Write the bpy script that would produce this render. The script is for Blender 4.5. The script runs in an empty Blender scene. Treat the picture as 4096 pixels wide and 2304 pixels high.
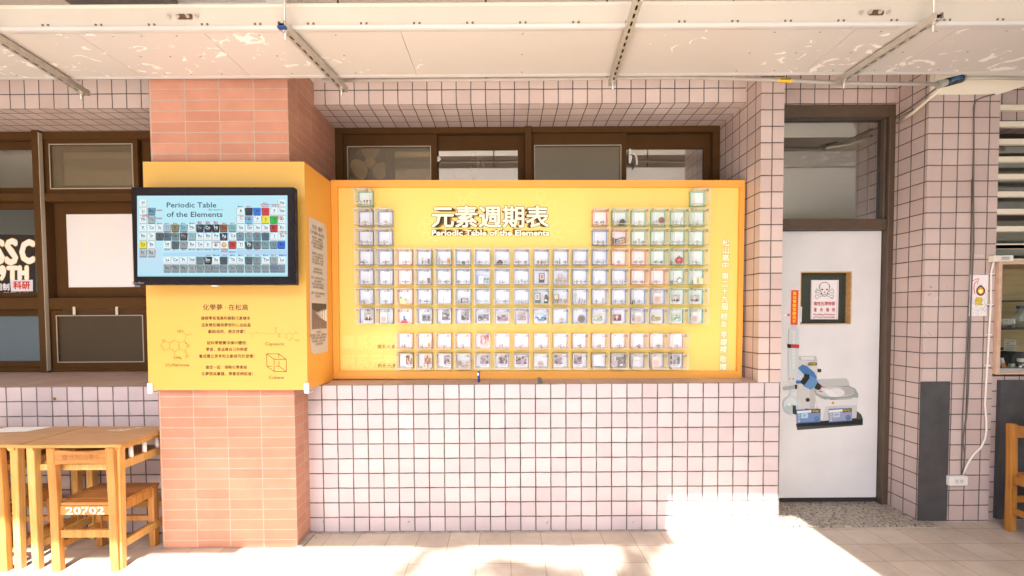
import bpy, bmesh, math, random
from mathutils import Matrix, Vector, Quaternion

S = bpy.context.scene
COL = S.collection
R = math.radians

# ------------------------------------------------------------------ camera
LENS_F, PPX, PPY = 1820.0, 2026.0, 1325.4          # focal length and principal point on a 4096 x 2304 frame
CAM = Vector((0.0, -3.12, 1.478))
CROT = Matrix.Rotation(R(90 - 1.9), 3, 'X') @ Matrix.Rotation(-.006, 3, 'Z')
cam = bpy.data.cameras.new('camera')
cam.sensor_fit = 'HORIZONTAL'; cam.sensor_width = 36.0
cam.lens = LENS_F / 4096 * 36
cam.shift_x = (2048 - PPX) / 4096
cam.shift_y = (PPY - 1152) / 4096
cam.clip_start = .05; cam.clip_end = 200
camo = bpy.data.objects.new('camera', cam); COL.objects.link(camo)
camo.matrix_world = Matrix.Translation(CAM) @ CROT.to_4x4()
S.camera = camo

# ------------------------------------------------------------------ light and exposure
SUN_EL = R(50)
SUN_DIR = Vector((-.05, math.cos(SUN_EL), -math.sin(SUN_EL))).normalized()
w = bpy.data.worlds.new('World'); S.world = w; w.use_nodes = True
nt = w.node_tree; bg = nt.nodes['Background']
sky = nt.nodes.new('ShaderNodeTexSky'); sky.sky_type = 'NISHITA'; sky.sun_disc = False
sky.sun_elevation = SUN_EL; sky.sun_rotation = R(180); sky.dust_density = 2.0
nt.links.new(sky.outputs[0], bg.inputs[0]); bg.inputs[1].default_value = .15
sun = bpy.data.lights.new('sun', 'SUN'); sun.energy = 4.2; sun.angle = R(.6); sun.color = (1, .985, .97)
suno = bpy.data.objects.new('sun', sun); COL.objects.link(suno)
suno.rotation_euler = SUN_DIR.to_track_quat('-Z', 'Y').to_euler(); suno.location = (0, -8, 10)
vs = S.view_settings
vs.view_transform = 'Standard'; vs.look = 'None'; vs.gamma = 1.0; vs.exposure = 2.62
S.cycles.transparent_max_bounces = 40
S.cycles.max_bounces = 10; S.cycles.diffuse_bounces = 6; S.cycles.glossy_bounces = 4
S.cycles.caustics_reflective = False; S.cycles.caustics_refractive = False
S.cycles.use_denoising = True

# ------------------------------------------------------------------ helpers
def ray(px, py): return CROT @ Vector(((px - PPX) / LENS_F, (PPY - py) / LENS_F, -1))
def at(px, py, Y):                                   # photo point -> world point on the plane y = Y
    d = ray(px, py); return CAM + d * ((Y - CAM.y) / d.y)
def atz(px, py, z):
    d = ray(px, py); return CAM + d * ((z - CAM.z) / d.z)
def atx(px, py, x):
    d = ray(px, py); return CAM + d * ((x - CAM.x) / d.x)
def rect(x0, y0, x1, y1, Y):                         # photo rectangle -> (X0, X1, Z0, Z1) on y = Y
    a, b, c, d = at(x0, y0, Y), at(x1, y0, Y), at(x0, y1, Y), at(x1, y1, Y)
    return (a.x + c.x) / 2, (b.x + d.x) / 2, (c.z + d.z) / 2, (a.z + b.z) / 2
BF = Matrix.Translation((0, 0, 1.478)) @ Matrix.Rotation(.006, 4, 'Y')   # frame of the display boards (hung a touch off the tiles)

def lin(c):
    if isinstance(c, str):
        c = c.lstrip('#'); c = ''.join(x * 2 for x in c) if len(c) == 3 else c; c = [int(c[i:i + 2], 16) / 255 for i in (0, 2, 4)]
        return tuple(x / 12.92 if x <= .04045 else ((x + .055) / 1.055) ** 2.4 for x in c)
    return tuple(c)

def tag(o, label=None, cat=None, group=None, kind=None):
    if label: o['label'] = label
    if cat: o['category'] = cat
    if group: o['group'] = group
    if kind: o['kind'] = kind
    return o

def wm(o):                                           # world matrix without waiting for the depsgraph
    m = o.matrix_basis.copy()
    while o.parent: o = o.parent; m = o.matrix_basis @ m
    return m

def empty(name, loc=(0, 0, 0), label=None, cat=None, group=None, mat=None):
    o = bpy.data.objects.new(name, None); COL.objects.link(o); o.empty_display_size = .05
    if mat is not None: o.matrix_basis = mat
    else: o.location = loc
    return tag(o, label, cat, group)

def inst(name, mesh, parent, loc=None, rot=None):
    o = bpy.data.objects.new(name, mesh); COL.objects.link(o); o.parent = parent
    if loc is not None: o.location = loc
    if rot is not None: o.rotation_euler = rot
    return o

class MB:
    """collects shapes (world or local coordinates) into one mesh; UVs are metres on each face's own plane"""
    def __init__(s): s.v, s.f, s.uv, s.m, s.sm = [], [], [], [], []
    def face(s, pts, uv=None, mi=0, smooth=False):
        b = len(s.v); s.v += [Vector(p) for p in pts]; s.f.append(list(range(b, b + len(pts))))
        if uv is None:
            n = Vector((0, 0, 0)); P = [Vector(p) for p in pts]
            for i in range(len(P)):
                n += P[i].cross(P[(i + 1) % len(P)])
            ax = max(range(3), key=lambda i: abs(n[i]))
            uv = [((p.y, p.z), (p.x, p.z), (p.x, p.y))[ax] for p in P]
        s.uv.append(uv); s.m.append(mi); s.sm.append(smooth); return s
    def box(s, x0, x1, y0, y1, z0, z1, mi=0, skip='', M=None):
        if x0 > x1: x0, x1 = x1, x0
        if y0 > y1: y0, y1 = y1, y0
        if z0 > z1: z0, z1 = z1, z0
        F = {'-y': [(x0, y0, z0), (x1, y0, z0), (x1, y0, z1), (x0, y0, z1)],
             '+y': [(x1, y1, z0), (x0, y1, z0), (x0, y1, z1), (x1, y1, z1)],
             '-x': [(x0, y1, z0), (x0, y0, z0), (x0, y0, z1), (x0, y1, z1)],
             '+x': [(x1, y0, z0), (x1, y1, z0), (x1, y1, z1), (x1, y0, z1)],
             '-z': [(x0, y1, z0), (x1, y1, z0), (x1, y0, z0), (x0, y0, z0)],
             '+z': [(x0, y0, z1), (x1, y0, z1), (x1, y1, z1), (x0, y1, z1)]}
        for k, p in F.items():
            if k in skip.split(): continue
            if M is not None: p = [M @ Vector(q) for q in p]
            s.face(p, mi=mi)
        return s
    def prism(s, poly, axis, a, b, mi=0, smooth=False):      # 2D outline pushed along an axis from a to b
        def P(u, v, t): return {'x': (t, u, v), 'y': (u, t, v), 'z': (u, v, t)}[axis]
        s.face([P(u, v, a) for u, v in poly], mi=mi); s.face([P(u, v, b) for u, v in reversed(poly)], mi=mi)
        n = len(poly)
        for i in range(n):
            (u, v), (p, q) = poly[i], poly[(i + 1) % n]
            s.face([P(u, v, a), P(p, q, a), P(p, q, b), P(u, v, b)], mi=mi, smooth=smooth)
        return s
    def cyl(s, p0, p1, r0, r1=None, n=12, mi=0, cap=True, smooth=True):
        p0, p1 = Vector(p0), Vector(p1); r1 = r0 if r1 is None else r1
        d = (p1 - p0).normalized(); a = d.orthogonal().normalized(); b = d.cross(a)
        A = [p0 + (a * math.cos(t) + b * math.sin(t)) * r0 for t in [2 * math.pi * i / n for i in range(n)]]
        B = [p1 + (a * math.cos(t) + b * math.sin(t)) * r1 for t in [2 * math.pi * i / n for i in range(n)]]
        for i in range(n):
            j = (i + 1) % n; s.face([A[i], A[j], B[j], B[i]], mi=mi, smooth=smooth)
        if cap: s.face(A[::-1], mi=mi); s.face(B, mi=mi)
        return s
    def lathe(s, prof, c=(0, 0, 0), n=16, mi=0, axis='z', M=None):   # profile of (radius, height)
        c = Vector(c)
        def P(r, h, t):
            u, v = r * math.cos(t), r * math.sin(t)
            p = {'z': Vector((u, v, h)), 'x': Vector((h, u, v)), 'y': Vector((u, h, v))}[axis]
            return c + (M @ p if M is not None else p)
        for (r0, h0), (r1, h1) in zip(prof, prof[1:]):
            for i in range(n):
                t, q = 2 * math.pi * i / n, 2 * math.pi * (i + 1) / n
                if r0 < 1e-7: s.face([P(r0, h0, t), P(r1, h1, q), P(r1, h1, t)], mi=mi, smooth=True)
                elif r1 < 1e-7: s.face([P(r0, h0, t), P(r0, h0, q), P(r1, h1, t)], mi=mi, smooth=True)
                else: s.face([P(r0, h0, t), P(r0, h0, q), P(r1, h1, q), P(r1, h1, t)], mi=mi, smooth=True)
        return s
    def tube(s, path, r, n=8, mi=0):
        P = [Vector(p) for p in path]; rings = []
        up = None
        for i, p in enumerate(P):
            d = (P[min(i + 1, len(P) - 1)] - P[max(i - 1, 0)]).normalized()
            a = d.orthogonal().normalized() if up is None else (up - d * up.dot(d)).normalized()
            up = a; b = d.cross(a)
            rings.append([p + (a * math.cos(2 * math.pi * k / n) + b * math.sin(2 * math.pi * k / n)) * r for k in range(n)])
        for A, B in zip(rings, rings[1:]):
            for k in range(n): s.face([A[k], A[(k + 1) % n], B[(k + 1) % n], B[k]], mi=mi, smooth=True)
        s.face(rings[0][::-1], mi=mi); s.face(rings[-1], mi=mi)
        return s
    def mesh(s, name, mats, weld=False, uvo=(0, 0), inv=None):
        me = bpy.data.meshes.new(name)
        V = [inv @ p for p in s.v] if inv is not None else s.v
        me.from_pydata([tuple(p) for p in V], [], s.f)
        ul = me.uv_layers.new(name='UVMap')
        k = 0
        for uvs in s.uv:
            for u in uvs: ul.data[k].uv = (u[0] - uvo[0], u[1] - uvo[1]); k += 1
        for m_ in (mats if isinstance(mats, (list, tuple)) else [mats]): me.materials.append(m_)
        me.polygons.foreach_set('material_index', s.m); me.polygons.foreach_set('use_smooth', s.sm)
        bm = bmesh.new(); bm.from_mesh(me)
        if weld: bmesh.ops.remove_doubles(bm, verts=bm.verts, dist=1e-5)
        bmesh.ops.recalc_face_normals(bm, faces=bm.faces) if weld else None
        bm.to_mesh(me); bm.free(); me.update()
        return me
    def build(s, name, mats, parent=None, label=None, cat=None, group=None, kind=None, bevel=0, weld=True, uvo=(0, 0), world=True):
        """one object; authored in world coordinates (world=True) or in the parent's own"""
        if parent is not None:
            inv = wm(parent).inverted() if world else None
            o = inst(name, s.mesh(name, mats, weld, uvo, inv), parent)
        else:
            lo = Vector([min(v[i] for v in s.v) for i in range(3)]); hi = Vector([max(v[i] for v in s.v) for i in range(3)])
            base = Vector(((lo.x + hi.x) / 2, (lo.y + hi.y) / 2, lo.z))
            o = inst(name, s.mesh(name, mats, weld, uvo, Matrix.Translation(-base)), None); o.location = base
        if bevel:
            md = o.modifiers.new('bevel', 'BEVEL'); md.width = bevel; md.segments = 2; md.limit_method = 'ANGLE'; md.angle_limit = R(40)
        return tag(o, label, cat, group, kind)

# ---- flat print: coloured shapes and lettering laid in thin layers on a plane, colours kept per face
def text_mesh(body, size=1.0, res=2):
    c = bpy.data.curves.new('lettering', 'FONT'); c.body = body; c.size = size; c.resolution_u = res
    o = bpy.data.objects.new('lettering', c)
    m = bpy.data.meshes.new_from_object(o)
    out = ([tuple(v.co) for v in m.vertices], [list(p.vertices) for p in m.polygons])
    bpy.data.objects.remove(o); bpy.data.curves.remove(c); bpy.data.meshes.remove(m)
    return out
_tx = {}
def text_geo(body, res=2):
    if (body, res) not in _tx: _tx[body, res] = text_mesh(body, 1.0, res)
    return _tx[body, res]

class Pic:
    """map2(u, v, k) gives the point for layer k; colours are base colours of the print"""
    def __init__(s, map2, g=1.0): s.map, s.v, s.f, s.c, s.k, s.g = map2, [], [], [], 0, g
    def layer(s): s.k += 1; return s
    def poly(s, pts, col, k=None):
        k = s.k if k is None else k; b = len(s.v); k += (len(s.f) % 8) * .045
        s.v += [s.map(u, v, k) for u, v in pts]; s.f.append(list(range(b, b + len(pts)))); s.c.append(lin(col)); return s
    def rect(s, x0, y0, x1, y1, col, k=None): return s.poly([(x0, y0), (x1, y0), (x1, y1), (x0, y1)], col, k)
    def rrect(s, x0, y0, x1, y1, r, col, k=None):
        P = []
        for cx, cy, a in ((x1 - r, y1 - r, 0), (x0 + r, y1 - r, 90), (x0 + r, y0 + r, 180), (x1 - r, y0 + r, 270)):
            P += [(cx + r * math.cos(R(a + t)), cy + r * math.sin(R(a + t))) for t in (0, 30, 60, 90)]
        return s.poly(P, col, k)
    def disc(s, x, y, rx, col, ry=None, n=20, k=None, rot=0):
        ry = rx if ry is None else ry; P = []
        for i in range(n):
            t = 2 * math.pi * i / n; a, b = rx * math.cos(t), ry * math.sin(t)
            P.append((x + a * math.cos(rot) - b * math.sin(rot), y + a * math.sin(rot) + b * math.cos(rot)))
        return s.poly(P, col, k)
    def line(s, pts, wd, col, k=None, closed=False):
        pts = list(pts) + ([pts[0]] if closed else [])
        for (a, b), (c, d) in zip(pts, pts[1:]):
            L = math.hypot(c - a, d - b) or 1e-9; nx, ny = -(d - b) / L * wd / 2, (c - a) / L * wd / 2
            ex, ey = (c - a) / L * wd * .3, (d - b) / L * wd * .3
            s.poly([(a + nx - ex, b + ny - ey), (c + nx + ex, d + ny + ey), (c - nx + ex, d - ny + ey), (a - nx - ex, b - ny - ey)], col, k)
        return s
    def ring(s, x, y, r, wd, col, n=28, k=None, ry=None):
        ry = r if ry is None else ry
        for i in range(n):
            a, b = 2 * math.pi * i / n, 2 * math.pi * (i + 1) / n
            q = lambda rr, rv, t: (x + rr * math.cos(t), y + rv * math.sin(t))
            s.poly([q(r - wd / 2, ry - wd / 2, a), q(r - wd / 2, ry - wd / 2, b), q(r + wd / 2, ry + wd / 2, b), q(r + wd / 2, ry + wd / 2, a)], col, k)
        return s
    def text(s, body, x, y, size, col, align='l', down=True, k=None, bold=0, width=None, rot=0, res=2, fx=1.0, vp=None, sc=1.0):
        """baseline at (x, y); size = em; down: v grows downwards; bold: stroke spread in units; vp, sc: scale about a point"""
        V, F = text_geo(body, res)
        if not V: return s
        xs = [p[0] for p in V]; x0, x1 = min(xs), max(xs)
        if width: fx = width / ((x1 - x0) * size)
        ox = {'l': x0, 'c': (x0 + x1) / 2, 'r': x1}[align]; sy = -1 if down else 1; k = s.k if k is None else k
        offs = [(0, 0)] if not bold else [(0, 0)] + [(bold * math.cos(R(a)), bold * math.sin(R(a))) for a in range(0, 360, 45)]
        cr, sr = math.cos(rot), math.sin(rot); c = lin(col)
        for n, (dx, dy) in enumerate(offs):
            b = len(s.v)
            for p in V:
                u, v = (p[0] - ox) * size * fx + dx, sy * p[1] * size + dy
                u, v = x + u * cr - v * sr, y + u * sr + v * cr
                if vp: u, v = vp[0] + (u - vp[0]) * sc, vp[1] + (v - vp[1]) * sc
                s.v.append(s.map(u, v, k + n * .06))
            for f in F: s.f.append([b + i for i in f]); s.c.append(c)
        return s
    def mesh(s, name, mat, inv=None):
        me = bpy.data.meshes.new(name)
        me.from_pydata([tuple(inv @ Vector(p) if inv is not None else p) for p in s.v], [], s.f)
        at_ = me.color_attributes.new('print', 'FLOAT_COLOR', 'CORNER'); buf = []
        for f, c in zip(s.f, s.c): buf += [c[0] * s.g, c[1] * s.g, c[2] * s.g, 1.0] * len(f)
        at_.data.foreach_set('color', buf); me.materials.append(mat); me.update(); return me
    def build(s, name, mat, parent=None, label=None, cat=None, group=None):
        if parent is not None: return inst(name, s.mesh(name, mat, wm(parent).inverted()), parent)
        lo = Vector([min(v[i] for v in s.v) for i in range(3)]); hi = Vector([max(v[i] for v in s.v) for i in range(3)])
        base = Vector(((lo.x + hi.x) / 2, (lo.y + hi.y) / 2, lo.z))
        o = inst(name, s.mesh(name, mat, Matrix.Translation(-base)), None); o.location = base
        return tag(o, label, cat, group)

def onY(Y, d=.0004): return lambda u, v, k: at(u, v, Y - d * (k + 1))      # a print in photo units on the plane y = Y

# ------------------------------------------------------------------ materials
def mat(name, col=(.5, .5, .5), rough=.5, metal=0, spec=.5, noise=0, nscale=8, bump=0, bscale=40, coat=0, emit=None, es=1):
    m = bpy.data.materials.new(name); m.use_nodes = True; n = m.node_tree; b = n.nodes['Principled BSDF']
    c = lin(col); b.inputs['Base Color'].default_value = (*c, 1); b.inputs['Roughness'].default_value = rough
    b.inputs['Metallic'].default_value = metal; b.inputs['Specular IOR Level'].default_value = spec; b.inputs['Coat Weight'].default_value = coat
    tc = n.nodes.new('ShaderNodeTexCoord')
    if noise:
        t = n.nodes.new('ShaderNodeTexNoise'); t.inputs['Scale'].default_value = nscale; t.inputs['Detail'].default_value = 6
        n.links.new(tc.outputs['Object'], t.inputs['Vector'])
        r = n.nodes.new('ShaderNodeMapRange'); r.inputs['From Min'].default_value = .3; r.inputs['From Max'].default_value = .7
        r.inputs['To Min'].default_value = 1 - noise; r.inputs['To Max'].default_value = 1 + noise; n.links.new(t.outputs[0], r.inputs[0])
        x = n.nodes.new('ShaderNodeVectorMath'); x.operation = 'MULTIPLY'; x.inputs[0].default_value = c; n.links.new(r.outputs[0], x.inputs[1])
        n.links.new(x.outputs[0], b.inputs['Base Color'])
    if bump:
        t = n.nodes.new('ShaderNodeTexNoise'); t.inputs['Scale'].default_value = bscale; t.inputs['Detail'].default_value = 5
        n.links.new(tc.outputs['Object'], t.inputs['Vector'])
        u = n.nodes.new('ShaderNodeBump'); u.inputs['Strength'].default_value = bump; u.inputs['Distance'].default_value = .01
        n.links.new(t.outputs[0], u.inputs['Height']); n.links.new(u.outputs[0], b.inputs['Normal'])
    if emit is not None:
        b.inputs['Emission Color'].default_value = (*lin(emit), 1); b.inputs['Emission Strength'].default_value = es
    return m

def tile_mat(name, c1, c2, mortar, bw, bh, ms, rough=.35, grain=0, mc2=None, dirt=.06, offset=0.0, spec=.5, rowband=None, bumpd=.004):
    m = bpy.data.materials.new(name); m.use_nodes = True; n = m.node_tree; b = n.nodes['Principled BSDF']; L = n.links.new
    uv = n.nodes.new('ShaderNodeUVMap'); tc = n.nodes.new('ShaderNodeTexCoord')
    # the joints wander by a fraction of a millimetre
    wn = n.nodes.new('ShaderNodeTexNoise'); wn.inputs['Scale'].default_value = 9; wn.inputs['Detail'].default_value = 2; L(tc.outputs['Object'], wn.inputs['Vector'])
    ws = n.nodes.new('ShaderNodeVectorMath'); ws.operation = 'MULTIPLY_ADD'; L(wn.outputs['Color'], ws.inputs[0]); ws.inputs[1].default_value = (.005, .005, 0); ws.inputs[2].default_value = (-.0025, -.0025, 0)
    wa = n.nodes.new('ShaderNodeVectorMath'); L(uv.outputs[0], wa.inputs[0]); L(ws.outputs[0], wa.inputs[1])
    t = n.nodes.new('ShaderNodeTexBrick'); t.offset = offset; t.squash = 1; t.offset_frequency = 2
    t.inputs['Color1'].default_value = (*lin(c1), 1); t.inputs['Color2'].default_value = (*lin(c2), 1); t.inputs['Mortar'].default_value = (*lin(mortar), 1)
    t.inputs['Scale'].default_value = 1; t.inputs['Mortar Size'].default_value = ms; t.inputs['Mortar Smooth'].default_value = .25
    t.inputs['Brick Width'].default_value = bw; t.inputs['Row Height'].default_value = bh
    L(wa.outputs[0], t.inputs['Vector'])
    no = n.nodes.new('ShaderNodeTexNoise'); no.inputs['Scale'].default_value = 3.5; no.inputs['Detail'].default_value = 7; no.inputs['Roughness'].default_value = .65; L(tc.outputs['Object'], no.inputs['Vector'])
    r = n.nodes.new('ShaderNodeMapRange'); r.inputs['From Min'].default_value = .3; r.inputs['From Max'].default_value = .7
    r.inputs['To Min'].default_value = 1 - dirt; r.inputs['To Max'].default_value = 1 + dirt; L(no.outputs[0], r.inputs[0])
    x = n.nodes.new('ShaderNodeVectorMath'); x.operation = 'MULTIPLY'; L(t.outputs['Color'], x.inputs[0]); L(r.outputs[0], x.inputs[1])
    last = x.outputs[0]
    # joints: patches washed paler or grown darker
    jn = n.nodes.new('ShaderNodeTexNoise'); jn.inputs['Scale'].default_value = 14; jn.inputs['Detail'].default_value = 4; L(tc.outputs['Object'], jn.inputs['Vector'])
    jr = n.nodes.new('ShaderNodeMapRange'); jr.inputs['From Min'].default_value = .35; jr.inputs['From Max'].default_value = .7; jr.inputs['To Min'].default_value = 0; jr.inputs['To Max'].default_value = .65; L(jn.outputs[0], jr.inputs[0])
    jm = n.nodes.new('ShaderNodeMath'); jm.operation = 'MULTIPLY'; L(jr.outputs[0], jm.inputs[0]); L(t.outputs['Fac'], jm.inputs[1])
    mx = n.nodes.new('ShaderNodeMix'); mx.data_type = 'RGBA'; L(jm.outputs[0], mx.inputs[0]); L(last, mx.inputs[6]); mx.inputs[7].default_value = (*lin(mc2 or mortar), 1)
    L(mx.outputs[2], b.inputs['Base Color'])
    rr = n.nodes.new('ShaderNodeMapRange'); rr.inputs['To Min'].default_value = rough; rr.inputs['To Max'].default_value = .9; L(t.outputs['Fac'], rr.inputs[0]); L(rr.outputs[0], b.inputs['Roughness'])
    b.inputs['Specular IOR Level'].default_value = spec
    inv = n.nodes.new('ShaderNodeMath'); inv.operation = 'SUBTRACT'; inv.inputs[0].default_value = 1; L(t.outputs['Fac'], inv.inputs[1])
    h = inv.outputs[0]
    if grain:
        g = n.nodes.new('ShaderNodeTexNoise'); g.inputs['Scale'].default_value = 130; g.inputs['Detail'].default_value = 5; L(tc.outputs['Object'], g.inputs['Vector'])
        ga = n.nodes.new('ShaderNodeMath'); ga.operation = 'MULTIPLY_ADD'; L(g.outputs[0], ga.inputs[0]); ga.inputs[1].default_value = grain; L(h, ga.inputs[2]); h = ga.outputs[0]
    u = n.nodes.new('ShaderNodeBump'); u.inputs['Strength'].default_value = .7; u.inputs['Distance'].default_value = bumpd; L(h, u.inputs['Height']); L(u.outputs[0], b.inputs['Normal'])
    return m

def wood_mat(name, c1, c2, scale=6, axis='z', rough=.42, dark=None):
    m = bpy.data.materials.new(name); m.use_nodes = True; n = m.node_tree; b = n.nodes['Principled BSDF']; L = n.links.new
    tc = n.nodes.new('ShaderNodeTexCoord'); mp = n.nodes.new('ShaderNodeMapping')
    sc = {'x': (.6, 12, 12), 'y': (12, .6, 12), 'z': (12, 12, .6)}[axis]; mp.inputs['Scale'].default_value = sc
    L(tc.outputs['Object'], mp.inputs[0])
    t = n.nodes.new('ShaderNodeTexNoise'); t.inputs['Scale'].default_value = scale; t.inputs['Detail'].default_value = 8; t.inputs['Distortion'].default_value = .6; L(mp.outputs[0], t.inputs['Vector'])
    t2 = n.nodes.new('ShaderNodeTexNoise'); t2.inputs['Scale'].default_value = 5; t2.inputs['Detail'].default_value = 4; L(tc.outputs['Object'], t2.inputs['Vector'])
    ad = n.nodes.new('ShaderNodeMath'); ad.operation = 'MULTIPLY_ADD'; L(t2.outputs[0], ad.inputs[0]); ad.inputs[1].default_value = .5; L(t.outputs[0], ad.inputs[2])
    r = n.nodes.new('ShaderNodeMapRange'); r.inputs['From Min'].default_value = .6; r.inputs['From Max'].default_value = .88; L(ad.outputs[0], r.inputs[0])
    mx = n.nodes.new('ShaderNodeMix'); mx.data_type = 'RGBA'; L(r.outputs[0], mx.inputs[0]); mx.inputs[6].default_value = (*lin(c1), 1); mx.inputs[7].default_value = (*lin(c2), 1)
    L(mx.outputs[2], b.inputs['Base Color']); b.inputs['Roughness'].default_value = rough; b.inputs['Specular IOR Level'].default_value = .25
    u = n.nodes.new('ShaderNodeBump'); u.inputs['Strength'].default_value = .15; u.inputs['Distance'].default_value = .004; L(t.outputs[0], u.inputs['Height']); L(u.outputs[0], b.inputs['Normal'])
    return m

def clear_mat(name, tint=(1, 1, 1), gloss=.04, diff=0, dcol=(1, 1, 1), edge=.35, rough=.02):
    """thin clear sheet: see-through with a reflection that grows at grazing angles"""
    m = bpy.data.materials.new(name); m.use_nodes = True; n = m.node_tree; L = n.links.new
    n.nodes.remove(n.nodes['Principled BSDF']); out = n.nodes['Material Output']
    tr = n.nodes.new('ShaderNodeBsdfTransparent'); tr.inputs[0].default_value = (*tint, 1)
    gl = n.nodes.new('ShaderNodeBsdfGlossy'); gl.inputs['Roughness'].default_value = rough
    fr = n.nodes.new('ShaderNodeLayerWeight'); fr.inputs[0].default_value = .25
    r = n.nodes.new('ShaderNodeMapRange'); r.inputs['To Min'].default_value = gloss; r.inputs['To Max'].default_value = edge; L(fr.outputs['Fresnel'], r.inputs[0])
    base = tr.outputs[0]
    if diff:
        d = n.nodes.new('ShaderNodeBsdfDiffuse'); d.inputs[0].default_value = (*lin(dcol), 1)
        ms = n.nodes.new('ShaderNodeMixShader'); ms.inputs[0].default_value = diff; L(tr.outputs[0], ms.inputs[1]); L(d.outputs[0], ms.inputs[2]); base = ms.outputs[0]
    mx = n.nodes.new('ShaderNodeMixShader'); L(r.outputs[0], mx.inputs[0]); L(base, mx.inputs[1]); L(gl.outputs[0], mx.inputs[2])
    L(mx.outputs[0], out.inputs[0]); return m

def print_mat(name, emit=0, rough=.55, spec=.3):
    m = bpy.data.materials.new(name); m.use_nodes = True; n = m.node_tree; b = n.nodes['Principled BSDF']
    a = n.nodes.new('ShaderNodeAttribute'); a.attribute_name = 'print'
    b.inputs['Roughness'].default_value = rough; b.inputs['Specular IOR Level'].default_value = spec
    if emit:
        b.inputs['Base Color'].default_value = (.01, .01, .01, 1)
        n.links.new(a.outputs['Color'], b.inputs['Emission Color']); b.inputs['Emission Strength'].default_value = emit
    else: n.links.new(a.outputs['Color'], b.inputs['Base Color'])
    return m

M_PINK = tile_mat('pink_tile', (.485, .405, .41), (.42, .345, .35), (.075, .066, .06), .1052, .1028, .0047, rough=.28, mc2=(.22, .19, .165))  # copy of the beam tile, darkened to offset the strong light low down
M_PINKB = tile_mat('pink_tile_beam', (.585, .465, .425), (.51, .395, .36), (.085, .074, .064), .1046, .1046, .0040, rough=.28, mc2=(.18, .15, .13))
M_PINKR = tile_mat('pink_tile_right', (.56, .43, .385), (.485, .36, .32), (.085, .072, .062), .1085, .110, .0042, rough=.3, mc2=(.2, .165, .14))
M_SILL = tile_mat('sill_tile', (.46, .31, .24), (.41, .275, .215), (.34, .27, .21), .1052, .105, .0025, rough=.45, dirt=.14, mc2=(.5, .4, .32))
M_BRICK = tile_mat('brick_tile', (.51, .232, .15), (.445, .19, .118), (.42, .345, .26), .217, .0672, .0036, rough=.6, grain=.7, dirt=.14, mc2=(.44, .37, .29))
M_FLOOR = tile_mat('floor_tile', (.46, .38, .30), (.40, .32, .25), (.16, .12, .09), .2065, .2065, .0016, rough=.4, dirt=.2, mc2=(.25, .2, .16), bumpd=.0015)
M_CREAM = mat('cream_paint', (.72, .65, .53), .7, noise=.05, nscale=2, bump=.1, bscale=30)
M_CEIL = mat('ceiling_paint', (.74, .70, .62), .8, noise=.05, nscale=1.5)
M_BEAMD = mat('bare_concrete', (.27, .235, .20), .85, noise=.1, nscale=3)
M_BROWN = mat('bronze_aluminium', (.088, .042, .014), .55, spec=.07, noise=.06, nscale=10, metal=.0)
M_BROWND = mat('dark_bronze_aluminium', (.035, .019, .012), .4)
M_BEAD = mat('screen_bead', (.42, .36, .27), .5)
M_GLASS = clear_mat('window_glass', (.86, .87, .84), gloss=.38, edge=.65)
M_SCREEN = clear_mat('insect_screen', (.84, .78, .66), gloss=.07, diff=.16, dcol=(.50, .41, .27), edge=.1, rough=.3)
M_FROST = clear_mat('frosted_glass', (.3, .3, .3), gloss=.1, diff=.7, dcol=(.16, .21, .24), edge=.3, rough=.25)
M_PRINT = print_mat('print')
M_INK = mat('dark_print', (.05, .045, .04), .6)
# ================================================================== setting
FZ = -.02
g = MB(); g.face([(-60, -60, FZ - .012), (60, -60, FZ - .012), (60, -3.6, FZ - .012), (-60, -3.6, FZ - .012)])
g.build('ground', mat('courtyard_paving', (.46, .43, .40), .8, noise=.1, nscale=.6), kind='structure')
f = MB(); f.face([(-16, -3.6, FZ), (16, -3.6, FZ), (16, .4, FZ), (-16, .4, FZ)])
f.build('floor', M_FLOOR, kind='structure', uvo=(2.29 - .0, .003))
t = MB(); t.box(1.885, 3.02, .03, .62, FZ - .01, FZ + .012)
terr = bpy.data.materials.new('terrazzo'); terr.use_nodes = True
_n = terr.node_tree; _b = _n.nodes['Principled BSDF']; _tc = _n.nodes.new('ShaderNodeTexCoord')
_v = _n.nodes.new('ShaderNodeTexVoronoi'); _v.inputs['Scale'].default_value = 95; _n.links.new(_tc.outputs['Object'], _v.inputs['Vector'])
_r = _n.nodes.new('ShaderNodeValToRGB'); _r.color_ramp.interpolation = 'CONSTANT'
for p_, c_ in ((0.0, (.26, .21, .165)), (.32, (.33, .28, .225)), (.56, (.21, .165, .13)), (.74, (.40, .36, .30)), (.86, (.05, .042, .036))):
    e_ = _r.color_ramp.elements.new(p_); e_.color = (*c_, 1)
_r.color_ramp.elements.remove(_r.color_ramp.elements[-1])
_s = _n.nodes.new('ShaderNodeSeparateColor'); _n.links.new(_v.outputs['Color'], _s.inputs[0]); _n.links.new(_s.outputs[0], _r.inputs[0])
_n.links.new(_r.outputs[0], _b.inputs['Base Color']); _b.inputs['Roughness'].default_value = .5
t.build('path', terr, kind='structure')

# roof over the walk, its unseen outer edge stepped and extended to shape the sunlight, and the concrete beam on its underside
c = MB()
c.box(-16, 1.35, -3.26, 4.9, 3.62, 3.8); c.box(1.35, 2.375, -2.86, 4.9, 3.621, 3.8); c.box(2.375, 16, -6.6, 4.9, 3.62, 3.8)
c.build('ceiling', M_CEIL, kind='structure')
c = MB(); c.box(-2.655, -2.052, -3.2, .1, 3.40, 3.62); c.build('ceiling_beam', [M_BEAMD], kind='structure')
c = MB(); c.box(-2.25, -1.372, -.195, .62, 3.1605, 3.619); c.box(-2.045, -1.5, -3.2, -.196, 3.46, 3.618); c.build('ceiling_beam', [M_CEIL], kind='structure')
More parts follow.
